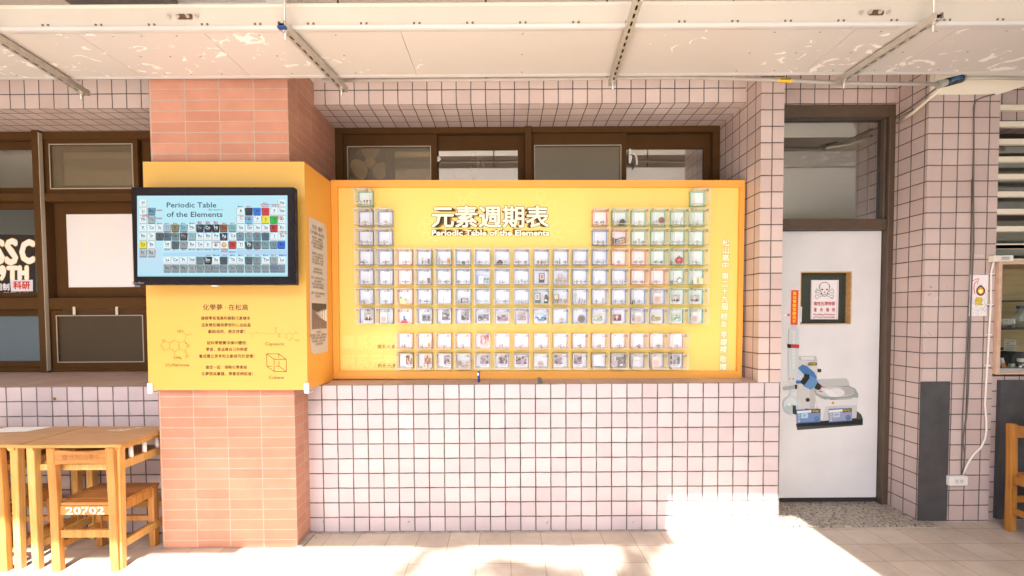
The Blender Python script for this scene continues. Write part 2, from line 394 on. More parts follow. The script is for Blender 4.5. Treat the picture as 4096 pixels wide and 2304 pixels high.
# unseen wall added to dim the light reaching the right end
c = MB(); c.box(4.2, 16, -6.5, -6.2, FZ, 3.619); c.build('unseen_wall', M_CREAM, kind='structure')
c = MB(); c.box(-16, -4.6, -3.62, -3.3, FZ, 3.62); c.build('unseen_wall', M_CREAM, kind='structure')  # unseen wall, widened to fill the reflections in the left window
c = MB(); c.box(-60, 60, -18.3, -18, FZ, 8.5); c.build('unseen_wall', mat('opposite_building', (.62, .58, .53), .8), kind='structure')

# rooms behind the windows
c = MB(); RM = mat('room_wall', (.75, .70, .60), .8); RD = mat('room_floor', (.2, .17, .14), .6)
c.face([(-6, 4.5, FZ), (6, 4.5, FZ), (6, 4.5, 1.9), (-6, 4.5, 1.9)]); c.face([(-6, 4.5, 2.65), (6, 4.5, 2.65), (6, 4.5, 3.6), (-6, 4.5, 3.6)]); c.face([(-6, .68, FZ), (-6, 4.5, FZ), (-6, 4.5, 3.6), (-6, .68, 3.6)])
c.face([(1.84, 4.5, FZ), (1.84, .68, FZ), (1.84, .68, 3.6), (1.84, 4.5, 3.6)]); c.face([(-6, .68, FZ), (6, .68, FZ), (6, 4.5, FZ), (-6, 4.5, FZ)], mi=1)
c.face([(4.4, 4.5, FZ), (4.4, .4, FZ), (4.4, .4, 3.6), (4.4, 4.5, 3.6)])
c.build('room', [RM, RD], kind='structure', weld=False)

# ---- walls
WU, WV = 1.2486, .8066                               # a joint crossing of the low wall
w_ = MB()
w_.box(-1.375, 1.885, 0, .2, FZ, 1.012, skip='-z'); lw = w_
lw.build('tiled_wall', [M_PINK], label='low pink tiled wall below the yellow periodic table board', cat='wall', uvo=(WU, WV))
w_ = MB(); w_.box(-7, -2.25, 0, .2, FZ, 1.012, skip='-z')
w_.build('tiled_wall', [M_PINK], label='low pink tiled wall behind the wooden desks', cat='wall', uvo=(-2.925, WV))
def sill(x0, x1, uo, label):
    s = MB(); a, b = .002, .62
    s.face([(x0, a, 1.0125), (x1, a, 1.0125), (x1, b, 1.045), (x0, b, 1.045)]); s.face([(x0, a, 1.0), (x1, a, 1.0), (x1, a, 1.0125), (x0, a, 1.0125)])
    s.face([(x0, b, 1.0), (x0, b, 1.045), (x1, b, 1.045), (x1, b, 1.0)]); s.face([(x0, a, 1.0), (x0, b, 1.0), (x1, b, 1.0), (x1, a, 1.0)])
    s.build('window_sill', M_SILL, label=label, cat='sill', uvo=(uo, .0), weld=False)
sill(-7, -2.25, -2.925, 'brownish tiled window sill behind the desks'); sill(-1.372, 1.728, WU, 'tiled ledge on which the yellow board stands')
b_ = MB(); b_.box(-1.372, 1.73, .2, .6, 3.0, 3.62)
b_.build('tiled_beam', M_PINKB, label='pink tiled beam above the window behind the yellow board', cat='beam', uvo=(1.2486 - .03, 3.0))
b_ = MB(); b_.box(-7, -2.25, .2, .6, 2.985, 3.62)
b_.build('tiled_beam', M_PINKB, label='pink tiled beam above the window with the posters', cat='beam', uvo=(-2.925, 2.985))
p_ = MB(); p_.box(1.73, 1.885, 0, .62, 1.012, 3.62)
p_.build('tiled_pillar', M_PINKR, label='narrow pink tiled pillar between the yellow board and the white door', cat='pillar', uvo=(1.806, at(3100, 1028, 0).z))
bk = MB()
bk.box(-2.25, -1.372, -.2, .62, FZ, 3.16)
br = bk.build('brick_pillar', M_BRICK, label='square orange brick pillar behind the screen', cat='pillar', uvo=(-1.372, 2.652), bevel=.004)
# over the door and to its right
d_ = MB(); d_.box(1.885, 2.99, .385, .62, 3.068, 3.62)
d_.build('tiled_beam', M_PINKR, label='pink tiled lintel above the brown door frame', cat='beam', uvo=(at(3110 + 92 * 1, 380, .385).x, at(3400, 355, .385).z))
r_ = MB(); r_.box(2.962, 3.46, .11, .62, FZ, 3.62)
r_.build('tiled_wall', M_PINKR, label='pink tiled wall at right with dark plates and an outlet', cat='wall', uvo=(at(3768.6, 640, .11).x, at(3740, 598, .11).z))
r_ = MB()
A_ = [(2.965, .1095, 3.006), (3.445, .1095, 3.006), (3.80, .066, 3.109), (2.965, .066, 3.109)]
r_.face(A_); r_.face([A_[3], A_[2], (3.80, .066, 3.61), (2.965, .066, 3.61)]); r_.face([A_[1], (3.445, .1095, 3.61), (3.80, .066, 3.61), A_[2]]); r_.face([A_[0], A_[3], (2.965, .066, 3.61), (2.965, .1095, 3.61)])
r_.build('cream_beam', M_CREAM, label='cream painted sloping beam end above the right tiled wall', cat='beam')
r_ = MB(); r_.box(3.46, 5.2, .13, .62, FZ, 1.03); r_.build('tiled_wall', M_PINKR, label='pink tiled wall below the glass display case', cat='wall', uvo=(3.46, 1.03))
r_ = MB(); r_.box(3.46, 5.2, .2, .62, 2.86, 3.62); r_.build('tiled_beam', M_PINKR, label='shaded pink tiles above the white louvres at far right', cat='beam', uvo=(3.46, 2.86))
# ================================================================== windows
def bars(rects, y0, y1):
    b = MB()
    for q in rects: b.box(q[0], q[1], y0, y1, q[2], q[3])
    return b
def zf(px, py, ox, oy, s): return ox + px / s, oy + py / s

# --- the strip of window seen above the yellow board (frame runs down behind the board)
YW = .6
win = empty('window', (.18, YW, 1.05), 'long brown framed window with a fan above the yellow board', 'window')
Zb, Zt = 1.047, 3.0
def wx(zx, Y=YW): return at(1360 + zx / 3.3026, 620, Y).x
def wz(zy, Y=YW): return at(1740, 500 + zy / 3.3026, Y).z
xm0, xm1 = wx(2440), wx(2528)
fr = MB()
fr.box(-1.372, 1.728, YW - .01, YW + .09, wz(112), Zt)
fr.box(-1.372, wx(40), YW - .012, YW + .09, Zb, wz(112)); fr.box(xm0, xm1, YW - .03, YW + .09, Zb, Zt - .002)
xr = rect(2850, 560, 2881, 720, YW); fr.box(xr[0], 1.728, YW - .012, YW + .09, Zb, wz(112)); fr.box(wx(40), xr[0], YW - .011, YW + .09, Zb, Zb + .07)
fr.build('frame', M_BROWN, win, bevel=.003)
def sash(name, x0, x1, y, wdt, parent, zt, bead=False, glass=None, zb=Zb + .07, right=.05, left=.05):
    s = MB(); s.box(x0, x0 + left, y, y + .03, zb, zt); s.box(x1 - right, x1, y, y + .03, zb, zt)
    s.box(x0 + left, x1 - right, y + .001, y + .029, zt - wdt, zt); s.box(x0 + left, x1 - right, y + .001, y + .029, zb, zb + wdt)
    o = s.build(name, M_BROWN, parent, bevel=.002)
    p = MB(); yy = y + .012; p.box(x0 + left, x1 - right, yy, yy + .004, zb + wdt, zt - wdt); p.build('pane', glass or M_GLASS, o)
    if bead:
        b = MB(); e = .007; a0, a1, c0, c1 = x0 + left - e, x1 - right + e, zb + wdt - e, zt - wdt + e
        b.box(a0, a0 + e, y - .003, y + .001, c0, c1); b.box(a1 - e, a1, y - .003, y + .001, c0, c1)
        b.box(a0 + e, a1 - e, y - .003, y + .001, c1 - e, c1); b.box(a0 + e, a1 - e, y - .003, y + .001, c0, c0 + e)
        b.build('bead', M_BEAD, o)
    return o
zt = wz(113)
xA, xB, xC, xD = wx(42), wx(1276), wx(2436), wx(2440)
sash('screen_sash', xA, wx(1278), YW + .012, .1, win, zt, True, M_SCREEN, left=.035, right=.055)
s2 = sash('sash', wx(575), wx(1290), YW + .05, .12, win, zt, left=.075, right=.06)
s3 = sash('sash', wx(1272), xm0, YW + .045, .115, win, zt, left=.01, right=.055)
m_ = MB(); m_.box(wx(1742, .75), wx(1818, .75), .73, .76, Zb + .07, zt - .1); m_.build('meeting_stile', mat('bronze_stile', (.17, .115, .05), .5), win)
x3 = at(2122, 600, YW).x
sash('screen_sash', xm1, at(2508, 600, YW).x, YW + .012, .1, win, zt, True, M_SCREEN, left=.03, right=.05)
s4 = sash('sash', at(2492, 600, YW).x, xr[0], YW + .045, .115, win, zt, left=.02, right=.05)
M_HANDLE = mat('cream_handle', (.78, .72, .62), .35)
def crank(px, py, Y, parent, flip=1):
    c_ = at(px, py, Y); h = MB()
    h.prism([(c_.x - .012, c_.z + .055), (c_.x + .004, c_.z + .055), (c_.x + .006, c_.z + .03), (c_.x + .014, c_.z + .02), (c_.x + .014, c_.z - .02), (c_.x + .002, c_.z - .06), (c_.x - .012, c_.z - .06)], 'y', Y - .012, Y)
    h.tube([(c_.x, Y - .012, c_.z + .005), (c_.x + .02 * flip, Y - .04, c_.z + .008), (c_.x + .036 * flip, Y - .045, c_.z - .01), (c_.x + .044 * flip, Y - .045, c_.z - .05), (c_.x + .044 * flip, Y - .045, c_.z - .085)], .0075)
    return h.build('handle', M_HANDLE, parent)
crank(1360 + 1826 / 3.3026, 500 + 455 / 3.3026, .725, win)
for px_, py_ in ((1360 + 1305 / 3.3026, 500 + 458 / 3.3026),):
    c_ = at(px_, py_, YW + .04); k_ = MB()
    k_.prism([(c_.x - .012, c_.z + .02), (c_.x + .004, c_.z + .02), (c_.x + .018, c_.z + .006), (c_.x + .018, c_.z - .006), (c_.x, c_.z - .02), (c_.x - .012, c_.z - .02)], 'y', YW + .025, YW + .04); k_.build('catch', M_HANDLE, win)
crank(2520, 625, YW + .04, win)

# --- wall fan behind the first pane
YF = .76
fc = at(1360 + 408 / 3.3026, 500 + 515 / 3.3026, YF); fs = 1820 / (YF + 3.12); rr_ = 285 / 3.3026 / fs
fan = empty('exhaust_fan', (fc.x, YF, fc.z - rr_), 'beige three bladed fan behind the leftmost glass above the board', 'fan')
h = MB(); NR = 36
for i in range(NR):
    a, b = 2 * math.pi * i / NR, 2 * math.pi * (i + 1) / NR
    q = lambda r, t, y: (fc.x + r * math.cos(t), y, fc.z + r * math.sin(t))
    h.face([q(rr_, a, YF - .05), q(rr_, b, YF - .05), q(rr_ + .012, b, YF - .05), q(rr_ + .012, a, YF - .05)])
    h.face([q(rr_, a, YF - .05), q(rr_, b, YF - .05), q(rr_, b, YF + .06), q(rr_, a, YF + .06)], smooth=True)
    h.face([q(rr_ + .012, a, YF - .05), q(rr_ + .012, b, YF - .05), q(rr_ + .012, b, YF + .06), q(rr_ + .012, a, YF + .06)], smooth=True)
h.box(fc.x - .01, fc.x + .01, YF + .03, YF + .045, fc.z - rr_ + .002, fc.z + rr_ - .002)
h.build('ring', mat('fan_ring', (.05, .04, .03), .5), fan)
h = MB(); h.lathe([(0, .05), (rr_ - .001, .05), (rr_ - .001, .054), (0, .054)], (fc.x, YF, fc.z), n=NR, axis='y'); h.build('dark_backing', mat('fan_dark_backing', (.03, .033, .04), .6), fan)  # dark disc added to supply the darkness between the blades
M_FAN = mat('fan_beige', (.85, .70, .48), .5, noise=.12, nscale=40)
for a0 in (88, 205, 328):
    bl_ = MB(); P0, P1 = [], []
    for t in range(24):
        th = 2 * math.pi * t / 24; u = .105 * rr_ / .26 * 2.2 * .5 * (1 + math.cos(th)); v = .083 * math.sin(th) * (1 + .25 * math.cos(th)) * rr_ / .19
        u = u * .8 + .035
        tw = .25 * v
        ca, sa = math.cos(R(a0)), math.sin(R(a0))
        P0.append((fc.x + u * ca - v * sa, YF - .01 + tw, fc.z + u * sa + v * ca)); P1.append((fc.x + u * ca - v * sa, YF - .006 + tw, fc.z + u * sa + v * ca))
    bl_.face(P0); bl_.face(P1[::-1])
    for t in range(24): bl_.face([P0[t], P0[(t + 1) % 24], P1[(t + 1) % 24], P1[t]])
    bl_.build('blade', M_FAN, fan)
hb = MB(); hb.lathe([(0, -.05), (.02, -.05), (.024, -.045), (.04, -.042), (.045, -.03), (.045, .03), (0, .03)], (fc.x, YF, fc.z), n=24, axis='y'); hb.build('hub', M_FAN, fan)

# --- the window with the posters, left of the brick pillar
YL = .6
wl = empty('window', (-3.3, YL, 1.05), 'tall brown framed window with posters left of the brick pillar', 'window')
LX = lambda zx, py=700, Y=YL: at(zx, py, Y).x
LZ = lambda py, px=300, Y=YL: at(px, py, Y).z
fr = MB(); XL0, XR1 = -4.6, -2.252
zt_, zb_ = 2.985, 1.047
mx0, mx1 = LX(155), LX(181)                        # tall mullion
fr.box(XL0, XR1, YL - .012, YL + .1, LZ(558), zt_)
fr.box(mx0, mx1, YL - .05, YL + .1, zb_, zt_ - .003)
fr.box(XL0, mx0, YL - .01, YL + .1, zb_, zb_ + .03); fr.box(mx1, XR1, YL - .01, YL + .1, zb_, zb_ + .03)
# transom rails
for (a, b_) in ((775, 806), (1192, 1238)):
    fr.box(XL0, mx0, YL - .02, YL + .1, LZ(b_, 80), LZ(a, 80)); fr.box(mx1, XR1, YL - .02, YL + .1, LZ(b_, 300), LZ(a, 300))
fr.build('frame', M_BROWN, wl, bevel=.003)
st = MB(); st.box(mx1 + .001, mx1 + .007, YL - .049, YL - .02, zb_ + .01, zt_ - .02); st.build('seal', M_BEAD, wl)
def lights(x0, x1, z0, z1, y, m, sw, name='sash', bead=False, top=None):
    return sash(name, x0, x1, y, sw, wl, z1, bead, m, zb=z0, left=sw, right=sw)
# upper pair
lights(XL0, mx0, LZ(775, 80), LZ(560, 80), YL + .035, M_GLASS, .06)
lights(mx1, LX(553), LZ(775), LZ(556), YL + .0, M_SCREEN, .045, 'screen_sash', True)
lights(mx1, LX(553), LZ(775), LZ(556), YL + .045, M_GLASS, .08)
lights(LX(553) + .002, XR1, LZ(775), LZ(556), YL + .045, M_GLASS, .06)
# middle pair
M_DGLASS = clear_mat('shaded_glass', (.8, .84, .86), gloss=.12, edge=.5)
lights(XL0, mx0, LZ(1192, 80), LZ(806, 80), YL + .04, M_DGLASS, .05)
lights(mx1 + .01, LX(570), LZ(1192), LZ(806), YL + .05, M_DGLASS, .09)
lights(LX(560), XR1, LZ(1192), LZ(806), YL + .005, M_SCREEN, .03, 'screen_sash', True)
# bottom pair
lights(XL0, mx0, zb_ + .03, LZ(1238, 80), YL + .035, M_FROST, .055)
lights(mx1, LX(575), zb_ + .03, LZ(1240), YL + .0, clear_mat('brown_screen', (.3, .26, .2), gloss=.05, diff=.5, dcol=(.13, .085, .045), edge=.15, rough=.3), .05, 'screen_sash', True)
lights(LX(575) + .002, XR1, zb_ + .03, LZ(1240), YL + .05, M_DGLASS, .06)
for px_ in (293, 464):
    tp = rect(px_ - 5, 1227, px_ + 5, 1259, YL - .03)
    q = MB(); q.box(tp[0], tp[1], YL - .024, YL - .0205, tp[2], tp[3]); q.build('tape', mat('masking_tape', (.62, .55, .36), .6), wl)

# posters taped inside the left window
YP = YL + .042
p = Pic(onY(YP)); z = lambda a, b: (a / 3.622, 880 + b / 3.622)
def Z(pts): return [z(a, b) for a, b in pts]
p.poly(Z([(-220, 205), (505, 215), (525, 1110), (-220, 1110)]), '#2c221e')
p.layer()
def hand(s, x, y, size, wgt, out, fx=1.0):
    u, v = z(x, y); p.text(s, u, v, size / 3.622, '#d9b53c', bold=(wgt + out) / 3.622, k=p.k, fx=fx); p.text(s, u, v, size / 3.622, '#f0e8dc', bold=wgt / 3.622, k=p.k + 1, fx=fx)
hand('S', -85, 625, 475, 19, 7, .74); hand('S', 88, 630, 500, 19, 7, .8); hand('C', 303, 612, 450, 21, 7, .66)
hand('9', -2, 862, 275, 17, 6, .62); hand('T', 112, 862, 262, 19, 6, .9); hand('H', 275, 856, 262, 20, 6, .8)
p.k += 2
u, v = z(-70, 1010); p.text('組制', u, v, 108 / 3.622, '#e8e4e4', bold=3.0 / 3.622)
p.poly(Z([(145, 868), (475, 866), (477, 1032), (160, 1036)]), '#d8d4d8'); p.layer()
u, v = z(195, 990); p.text('科研', u, v, 122 / 3.622, '#c8331e', bold=4.5 / 3.622)
u, v = z(55, 1125); p.text('酷酷實驗', u, v, 95 / 3.622, '#e8e4e4', bold=2.5 / 3.622, k=1)
p.build('poster', M_PRINT, None, 'black poster hand lettered SSC 9TH in the left window', 'poster')
p = Pic(onY(YL + .058)); z = lambda a, b: (a / 1.834, 700 + b / 1.834)
p.poly([z(475, 240), z(975, 234), z(990, 886), z(492, 886)], '#d6d2c4'); p.layer()
p.poly([z(487, 250), z(966, 240), z(974, 862), z(508, 862)], '#e9e3e0'); p.layer()
for a_, b_, r1, r2, c_ in ((730, 480, 130, 190, '#eae4dd'), (735, 470, 95, 135, '#e9e3df')):
    q = z(a_, b_); p.disc(q[0], q[1], r1 / 1.834, c_, r2 / 1.834); p.layer()
p.build('poster', M_PRINT, None, 'blank sun faded white poster in the window beside the screen', 'poster')

# ================================================================== door
YD = .43
door = empty('door', (2.45, YD, FZ), 'white laboratory door with a small window and brown frame', 'door')
M_DOOR = mat('white_door', (.64, .615, .60), .42, noise=.045, nscale=4)
wx0, wx1, wz0, wz1 = 2.289, 2.691, 1.399, 1.811
dl, dr, db, dt = 2.0, 2.912, .031, 2.122
d = MB(); d.box(dl, wx0, YD, YD + .045, db, dt); d.box(wx1, dr, YD, YD + .045, db, dt); d.box(wx0, wx1, YD, YD + .045, db, wz0); d.box(wx0, wx1, YD, YD + .045, wz1, dt)
leaf = d.build('leaf', M_DOOR, door, weld=False)
M_PINE = wood_mat('pine', (.50, .29, .12), (.62, .38, .17), 4, 'x')
d = MB(); e = .008
d.box(wx0 + .001, wx0 + e, YD + .002, YD + .06, wz0 + .001, wz1 - .001); d.box(wx1 - e, wx1 - .001, YD + .002, YD + .06, wz0 + .001, wz1 - .001); d.box(wx0 + e, wx1 - e, YD + .002, YD + .06, wz1 - e, wz1 - .001); d.box(wx0 + e, wx1 - e, YD + .002, YD + .06, wz0 + .001, wz0 + e)
vp_ = d.build('vision_frame', M_PINE, leaf)
d = MB(); d.box(wx0 + e, wx1 - e, YD + .054, YD + .058, wz0 + e, wz1 - e); d.build('glass', clear_mat('dark_glass', (.5, .53, .47), gloss=.035, edge=.3, diff=.5, dcol=(.07, .072, .055)), leaf)
d = MB(); yf = .385
d.box(2.918, 3.0, yf - .005, YD + .06, FZ, 2.98); d.box(1.89, 3.0, yf - .003, YD + .06, 2.975, 3.066); d.box(1.89, 2.918, yf + .004, YD + .058, 2.126, 2.208); d.box(1.89, 1.985, yf, YD + .06, FZ, 2.975)
d.box(2.9, 2.9175, yf + .02, YD + .05, 2.21, 2.974)
d.build('frame', mat('worn_bronze', (.082, .052, .032), .42, noise=.12, nscale=14), door, bevel=.006)
d = MB(); d.box(1.986, 2.9, YD + .01, YD + .016, 2.209, 2.974); d.build('transom_pane', M_GLASS, door)
d = MB(); d.box(1.985, 2.917, YD + .01, YD + .04, FZ + .012, .03); d.build('gap_strip', mat('dark_gap', (.02, .018, .016), .8), door)

# skull notice behind the door window
YN = YD + .05
p = Pic(onY(YN), .85); z = lambda a, b: (3130 + a / 6.586, 1080 + b / 6.586)
def Z(pts): return [z(a, b) for a, b in pts]
W_ = 1 / 6.586
p.poly(Z([(752, 265), (1482, 265), (1462, 1300), (738, 1297)]), '#f3ece9'); p.layer()
p.line(Z([(770, 290), (755, 1270)]), 9 * W_, '#b0434c'); p.line(Z([(1447, 290), (1430, 1270)]), 9 * W_, '#b0434c')
K, Wh = '#14141e', '#f4e9e8'
def bone(x0, y0, x1, y1):
    L_ = math.hypot(x1 - x0, y1 - y0); ux, uy = (x1 - x0) / L_, (y1 - y0) / L_
    knobs = [(x0 + ux * 22 - uy * 26, y0 + uy * 22 + ux * 26), (x0 + ux * 22 + uy * 26, y0 + uy * 22 - ux * 26), (x1 - ux * 22 - uy * 26, y1 - uy * 22 + ux * 26), (x1 - ux * 22 + uy * 26, y1 - uy * 22 - ux * 26)]
    k0 = p.k
    for col, gr in ((K, 9), (Wh, 0)):
        for a_, b_ in knobs:
            q = z(a_, b_); p.disc(q[0], q[1], (27 + gr) * W_, col, k=p.k)
        p.line(Z([(x0 + ux * 30, y0 + uy * 30), (x1 - ux * 30, y1 - uy * 30)]), (44 + 2 * gr) * W_, col, k=p.k + .3); p.k += .5
p.layer(); bone(880, 545, 1330, 715); bone(1335, 545, 880, 715)
p.layer(); sk = [(1108, 322), (1170, 335), (1225, 380), (1252, 430), (1240, 475), (1228, 500), (1226, 545), (1190, 585), (1186, 640), (1150, 682), (1108, 692), (1066, 682), (1030, 640), (1022, 585), (990, 545), (988, 500), (970, 470), (962, 428), (985, 385), (1045, 338)]
p.poly(Z(sk), Wh); p.layer(); p.line(Z(sk), 13 * W_, K, closed=True)
p.line(Z([(1030, 600), (1052, 630), (1108, 648), (1165, 630), (1188, 600)]), 11 * W_, K); p.line(Z([(1008, 405), (985, 440), (990, 480)]), 9 * W_, K); p.line(Z([(1210, 405), (1232, 440), (1226, 480)]), 9 * W_, K)
p.poly(Z([(1012, 498), (1080, 498), (1060, 535), (1030, 535)]), K); p.poly(Z([(1138, 498), (1204, 498), (1186, 535), (1155, 535)]), K); p.poly(Z([(1108, 552), (1128, 602), (1086, 602)]), K)
RD_ = '#c42430'
a_ = z(1105, 928); p.text('毒性化學物質', a_[0], a_[1], 112 * W_, RD_, 'c', bold=1.3 * W_, width=560 * W_)
for i, ch in enumerate('運作場所'):
    a_ = z(862 + i * 161, 1092); p.text(ch, a_[0], a_[1], 112 * W_, RD_, 'c', bold=1.3 * W_, fx=.74)
a_ = z(1095, 1188); p.text('Handling Premises', a_[0], a_[1], 62 * W_, '#b8323c', 'c', bold=1 * W_, width=565 * W_)
a_ = z(1092, 1258); p.text('of Toxic Chemicals', a_[0], a_[1], 60 * W_, '#b8323c', 'c', bold=1 * W_, width=562 * W_)
p.build('warning_sign', M_PRINT, None, 'white skull and crossbones toxic chemicals notice in the door window', 'sign')
p = Pic(onY(YD))
p.poly(Z([(230, 530), (425, 530), (400, 1445), (210, 1440)]), '#dd4a2c'); p.layer()
for i, ch in enumerate('進出實驗室請洗手'):
    a_ = z(322 - i * 2.2, 650 + i * 106); p.text(ch, a_[0], a_[1], 96 * W_, '#f6cf3a', 'c', bold=2.2 * W_)
p.build('strip_sign', M_PRINT, None, 'narrow red strip with yellow characters beside the door window', 'sign')
p = Pic(onY(YD, .0006)); p.poly(Z([(472, 970), (515, 972), (498, 1382), (458, 1380)]), '#f2f0f0'); p.layer()
for i, ch in enumerate('使用實驗室需老師同意'):
    a_ = z(490 - i * 1.6, 1012 + i * 40); p.text(ch, a_[0], a_[1], 34 * W_, '#333333', 'c')
p.build('strip_sign', M_PRINT, None, 'tiny white paper strip on the edge of the door window', 'sign')

# rotary evaporator sticker: a cut-out print on the door
p = Pic(onY(YD, .0003), .72); z = lambda a, b: (3080 + a / 3.15, 1280 + b / 3.15); W_ = 1 / 3.15
def q(c, *pts): p.poly([z(a, b) for a, b in pts], c)
def el(c, a, b, r1, r2, rot=0):
    u = z(a, b); p.disc(u[0], u[1], r1 * W_, c, r2 * W_, rot=rot, n=28)
def ln(c, wd, *pts): p.line([z(a, b) for a, b in pts], wd * W_, c)
q('#f0eeee', (150, 590), (230, 625), (230, 655), (150, 615))
q('#4d5450', (325, 1310), (1100, 1150), (1150, 1190), (1172, 1250), (1170, 1325), (345, 1388)); p.layer()
q('#262624', (335, 1300), (1030, 1250), (1165, 1250), (1160, 1310), (350, 1345)); p.layer()
q('#c9c6c2', (355, 455), (580, 455), (598, 520), (598, 860), (560, 1120), (335, 1130), (330, 860)); p.layer()
q('#dedbd7', (358, 505), (598, 520), (598, 870), (360, 860)); q('#e9e7e4', (390, 465), (545, 462), (560, 500), (400, 502)); p.layer()
q('#d9d6d2', (330, 860), (500, 850), (500, 1130), (335, 1130)); p.layer(); el('#3a3836', 475, 1006, 27, 26); q('#222', (440, 1118), (488, 1118), (488, 1130), (440, 1130)); q('#444', (598, 615), (640, 615), (650, 635), (640, 660), (598, 658)); p.layer()
q('#c7c9c5', (600, 745), (965, 735), (1000, 800), (1000, 850), (610, 850)); p.layer()
q('#d8d5d2', (560, 940), (1112, 960), (1088, 1235), (650, 1272), (600, 1200)); p.layer()
q('#eae7e4', (575, 960), (1110, 985), (1105, 1070), (700, 1085), (655, 1265), (610, 1260)); p.layer()
q('#a4aca6', (555, 890), (620, 845), (990, 825), (1075, 865), (1113, 930), (1110, 975), (690, 1002), (640, 985), (575, 940)); p.layer()
el('#d5d0cb', 820, 905, 240, 66, .02); p.layer(); el('#bfb8b2', 960, 895, 100, 50); p.layer(); el('#ece8e4', 830, 915, 110, 55); p.layer()
q('#efefee', (650, 850), (760, 880), (860, 960), (760, 965), (690, 910)); p.layer()
q('#d8d5d1', (720, 1105), (1030, 1085), (1035, 1190), (700, 1260)); q('#5a5a58', (755, 1000), (1035, 988), (1035, 994), (755, 1006)); q('#d8a92c', (795, 1022), (814, 1055), (770, 1057)); p.layer()
# blue drive head
q('#4f7fb6', (355, 600), (410, 560), (470, 585), (560, 660), (590, 720), (585, 760), (440, 800), (330, 800), (300, 700)); p.layer()
q('#6a98c8', (500, 690), (585, 745), (612, 790), (520, 880), (420, 835), (430, 800)); p.layer()
q('#2a2826', (440, 675), (500, 690), (495, 740), (430, 825), (385, 790), (390, 765)); q('#35322f', (600, 785), (660, 835), (620, 885), (555, 860)); p.layer()
ln('#e0524e', 12, (640, 835), (680, 850), (655, 900), (620, 900)); q('#dfe6ec', (655, 845), (712, 870), (690, 905), (650, 890))
q('#cfdbe6', (345, 600), (430, 690), (395, 760), (330, 760)); p.layer(); ln('#f5f8fb', 5, (350, 700), (430, 720)); ln('#f5f8fb', 5, (345, 730), (400, 745))
# condenser and flask
q('#dfe3e1', (275, 62), (338, 62), (340, 95), (368, 130), (362, 400), (355, 620), (320, 800), (245, 800), (228, 620), (238, 130), (270, 95)); p.layer()
q('#eceeed', (285, 140), (320, 140), (315, 620), (280, 620))
for i in range(26): ln('#d2d6d4', 4, (258, 170 + i * 18), (345, 176 + i * 18))
p.layer(); q('#cf3f3c', (262, 305), (368, 308), (368, 355), (262, 352)); q('#262424', (218, 302), (265, 305), (265, 355), (222, 350)); q('#e0524e', (245, 735), (262, 735), (262, 748), (245, 748)); q('#e0524e', (283, 735), (300, 735), (300, 752), (283, 752))
p.layer(); q('#b9bcba', (160, 845), (330, 815), (335, 865), (170, 885)); q('#302e2c', (310, 815), (342, 815), (340, 870), (318, 870)); p.layer()
q('#dfe6e5', (252, 890), (318, 890), (322, 985), (250, 985)); el('#d3e0de', 273, 1075, 114, 112); p.layer(); el('#e3ecea', 255, 1050, 80, 76); el('#c3d3d2', 270, 1120, 92, 58); p.layer()
q('#3c3c3a', (285, 1075), (325, 1080), (330, 1130), (385, 1130), (345, 1195), (285, 1180)); el('#f6faf9', 245, 1065, 13, 18); ln('#c2ccca', 4, (165, 1060), (185, 1140), (250, 1185), (330, 1180))
p.layer()
for (x0, x1, y0, y1, sl, c1, c2, dx) in ((335, 640, 1130, 1305, -12, '#5a7aac', '#7d98c4', 0), (738, 1035, 1120, 1290, -14, '#7d8fb8', '#a0a8c8', 1)):
    k0 = p.k
    q(c1, (x0, y0), (x1 - 4, y0 + sl), (x1, y1 + sl - 8), (x0 + 4, y1)); p.layer()
    q(c2, (x0 + 4, y0 + 48), (x1, y0 + 46 + sl), (x1 - 2, y1 + sl - 22), (x0 + 6, y1 - 14)); q('#f0f0f2', (x0 + 4, y0 + 18), (x1 - 60, y0 + 14 + sl), (x1 - 60, y0 + 42 + sl), (x0 + 4, y0 + 46)); p.layer()
    q('#b9dcea' if not dx else '#c6d6de', (x0 + 55, y0 + 46), (x0 + 145, y0 + 40), (x0 + 143, y0 + 105), (x0 + 53, y0 + 110)); el('#55749f', x1 - 52, y1 - 62, 33, 33); p.layer(); el('#6a88b2', x1 - 55, y1 - 66, 26, 26)
    for i in range(4): el('#e6ebf2', x0 + 30, y0 + 50 + i * 22, 7, 7)
    q('#e9eef5', (x0 + 32, y1 - 42), (x0 + 44, y1 - 20), (x0 + 20, y1 - 20))
    u = z(x0 + 100, y0 + 85); p.text('20' if not dx else 'OFF', u[0], u[1], 34 * W_, '#3b4c5c', 'c', rot=-.05)
    q('#17161a', (x1 - 120, y0 + 6), (x1 - 6, y0 + 2 + sl * .4), (x1 - 6, y0 + 38 + sl * .4), (x1 - 118, y0 + 44)); p.layer()
    u = z(x1 - 62, y0 + 30); p.text('MATEST', u[0], u[1], 30 * W_, '#f0c63a', 'c', bold=1.2 * W_, rot=-.04, width=92 * W_)
q('#17161a', (485, 538), (590, 535), (590, 570), (485, 572)); p.layer(); u = z(538, 562); p.text('MATEST', u[0], u[1], 28 * W_, '#f0c63a', 'c', bold=1.2 * W_, width=88 * W_)
p.build('machine_sticker', M_PRINT, None, 'cut out print of a blue and grey rotary evaporator on the white door', 'sticker')
p = Pic(onY(YD, .0004)); z = lambda a, b: (3130 + a / 6.586, 1080 + b / 6.586)
p.poly([z(20, 1190), z(125, 1175), z(125, 1205), z(20, 1225)], '#e6dfe0'); p.layer(); p.poly([z(122, 1155), z(190, 1145), z(196, 1212), z(130, 1224)], '#d06068')
p.build('hose_sticker', M_PRINT, None, 'printed hose end with a red cap left of the red strip', 'sticker')
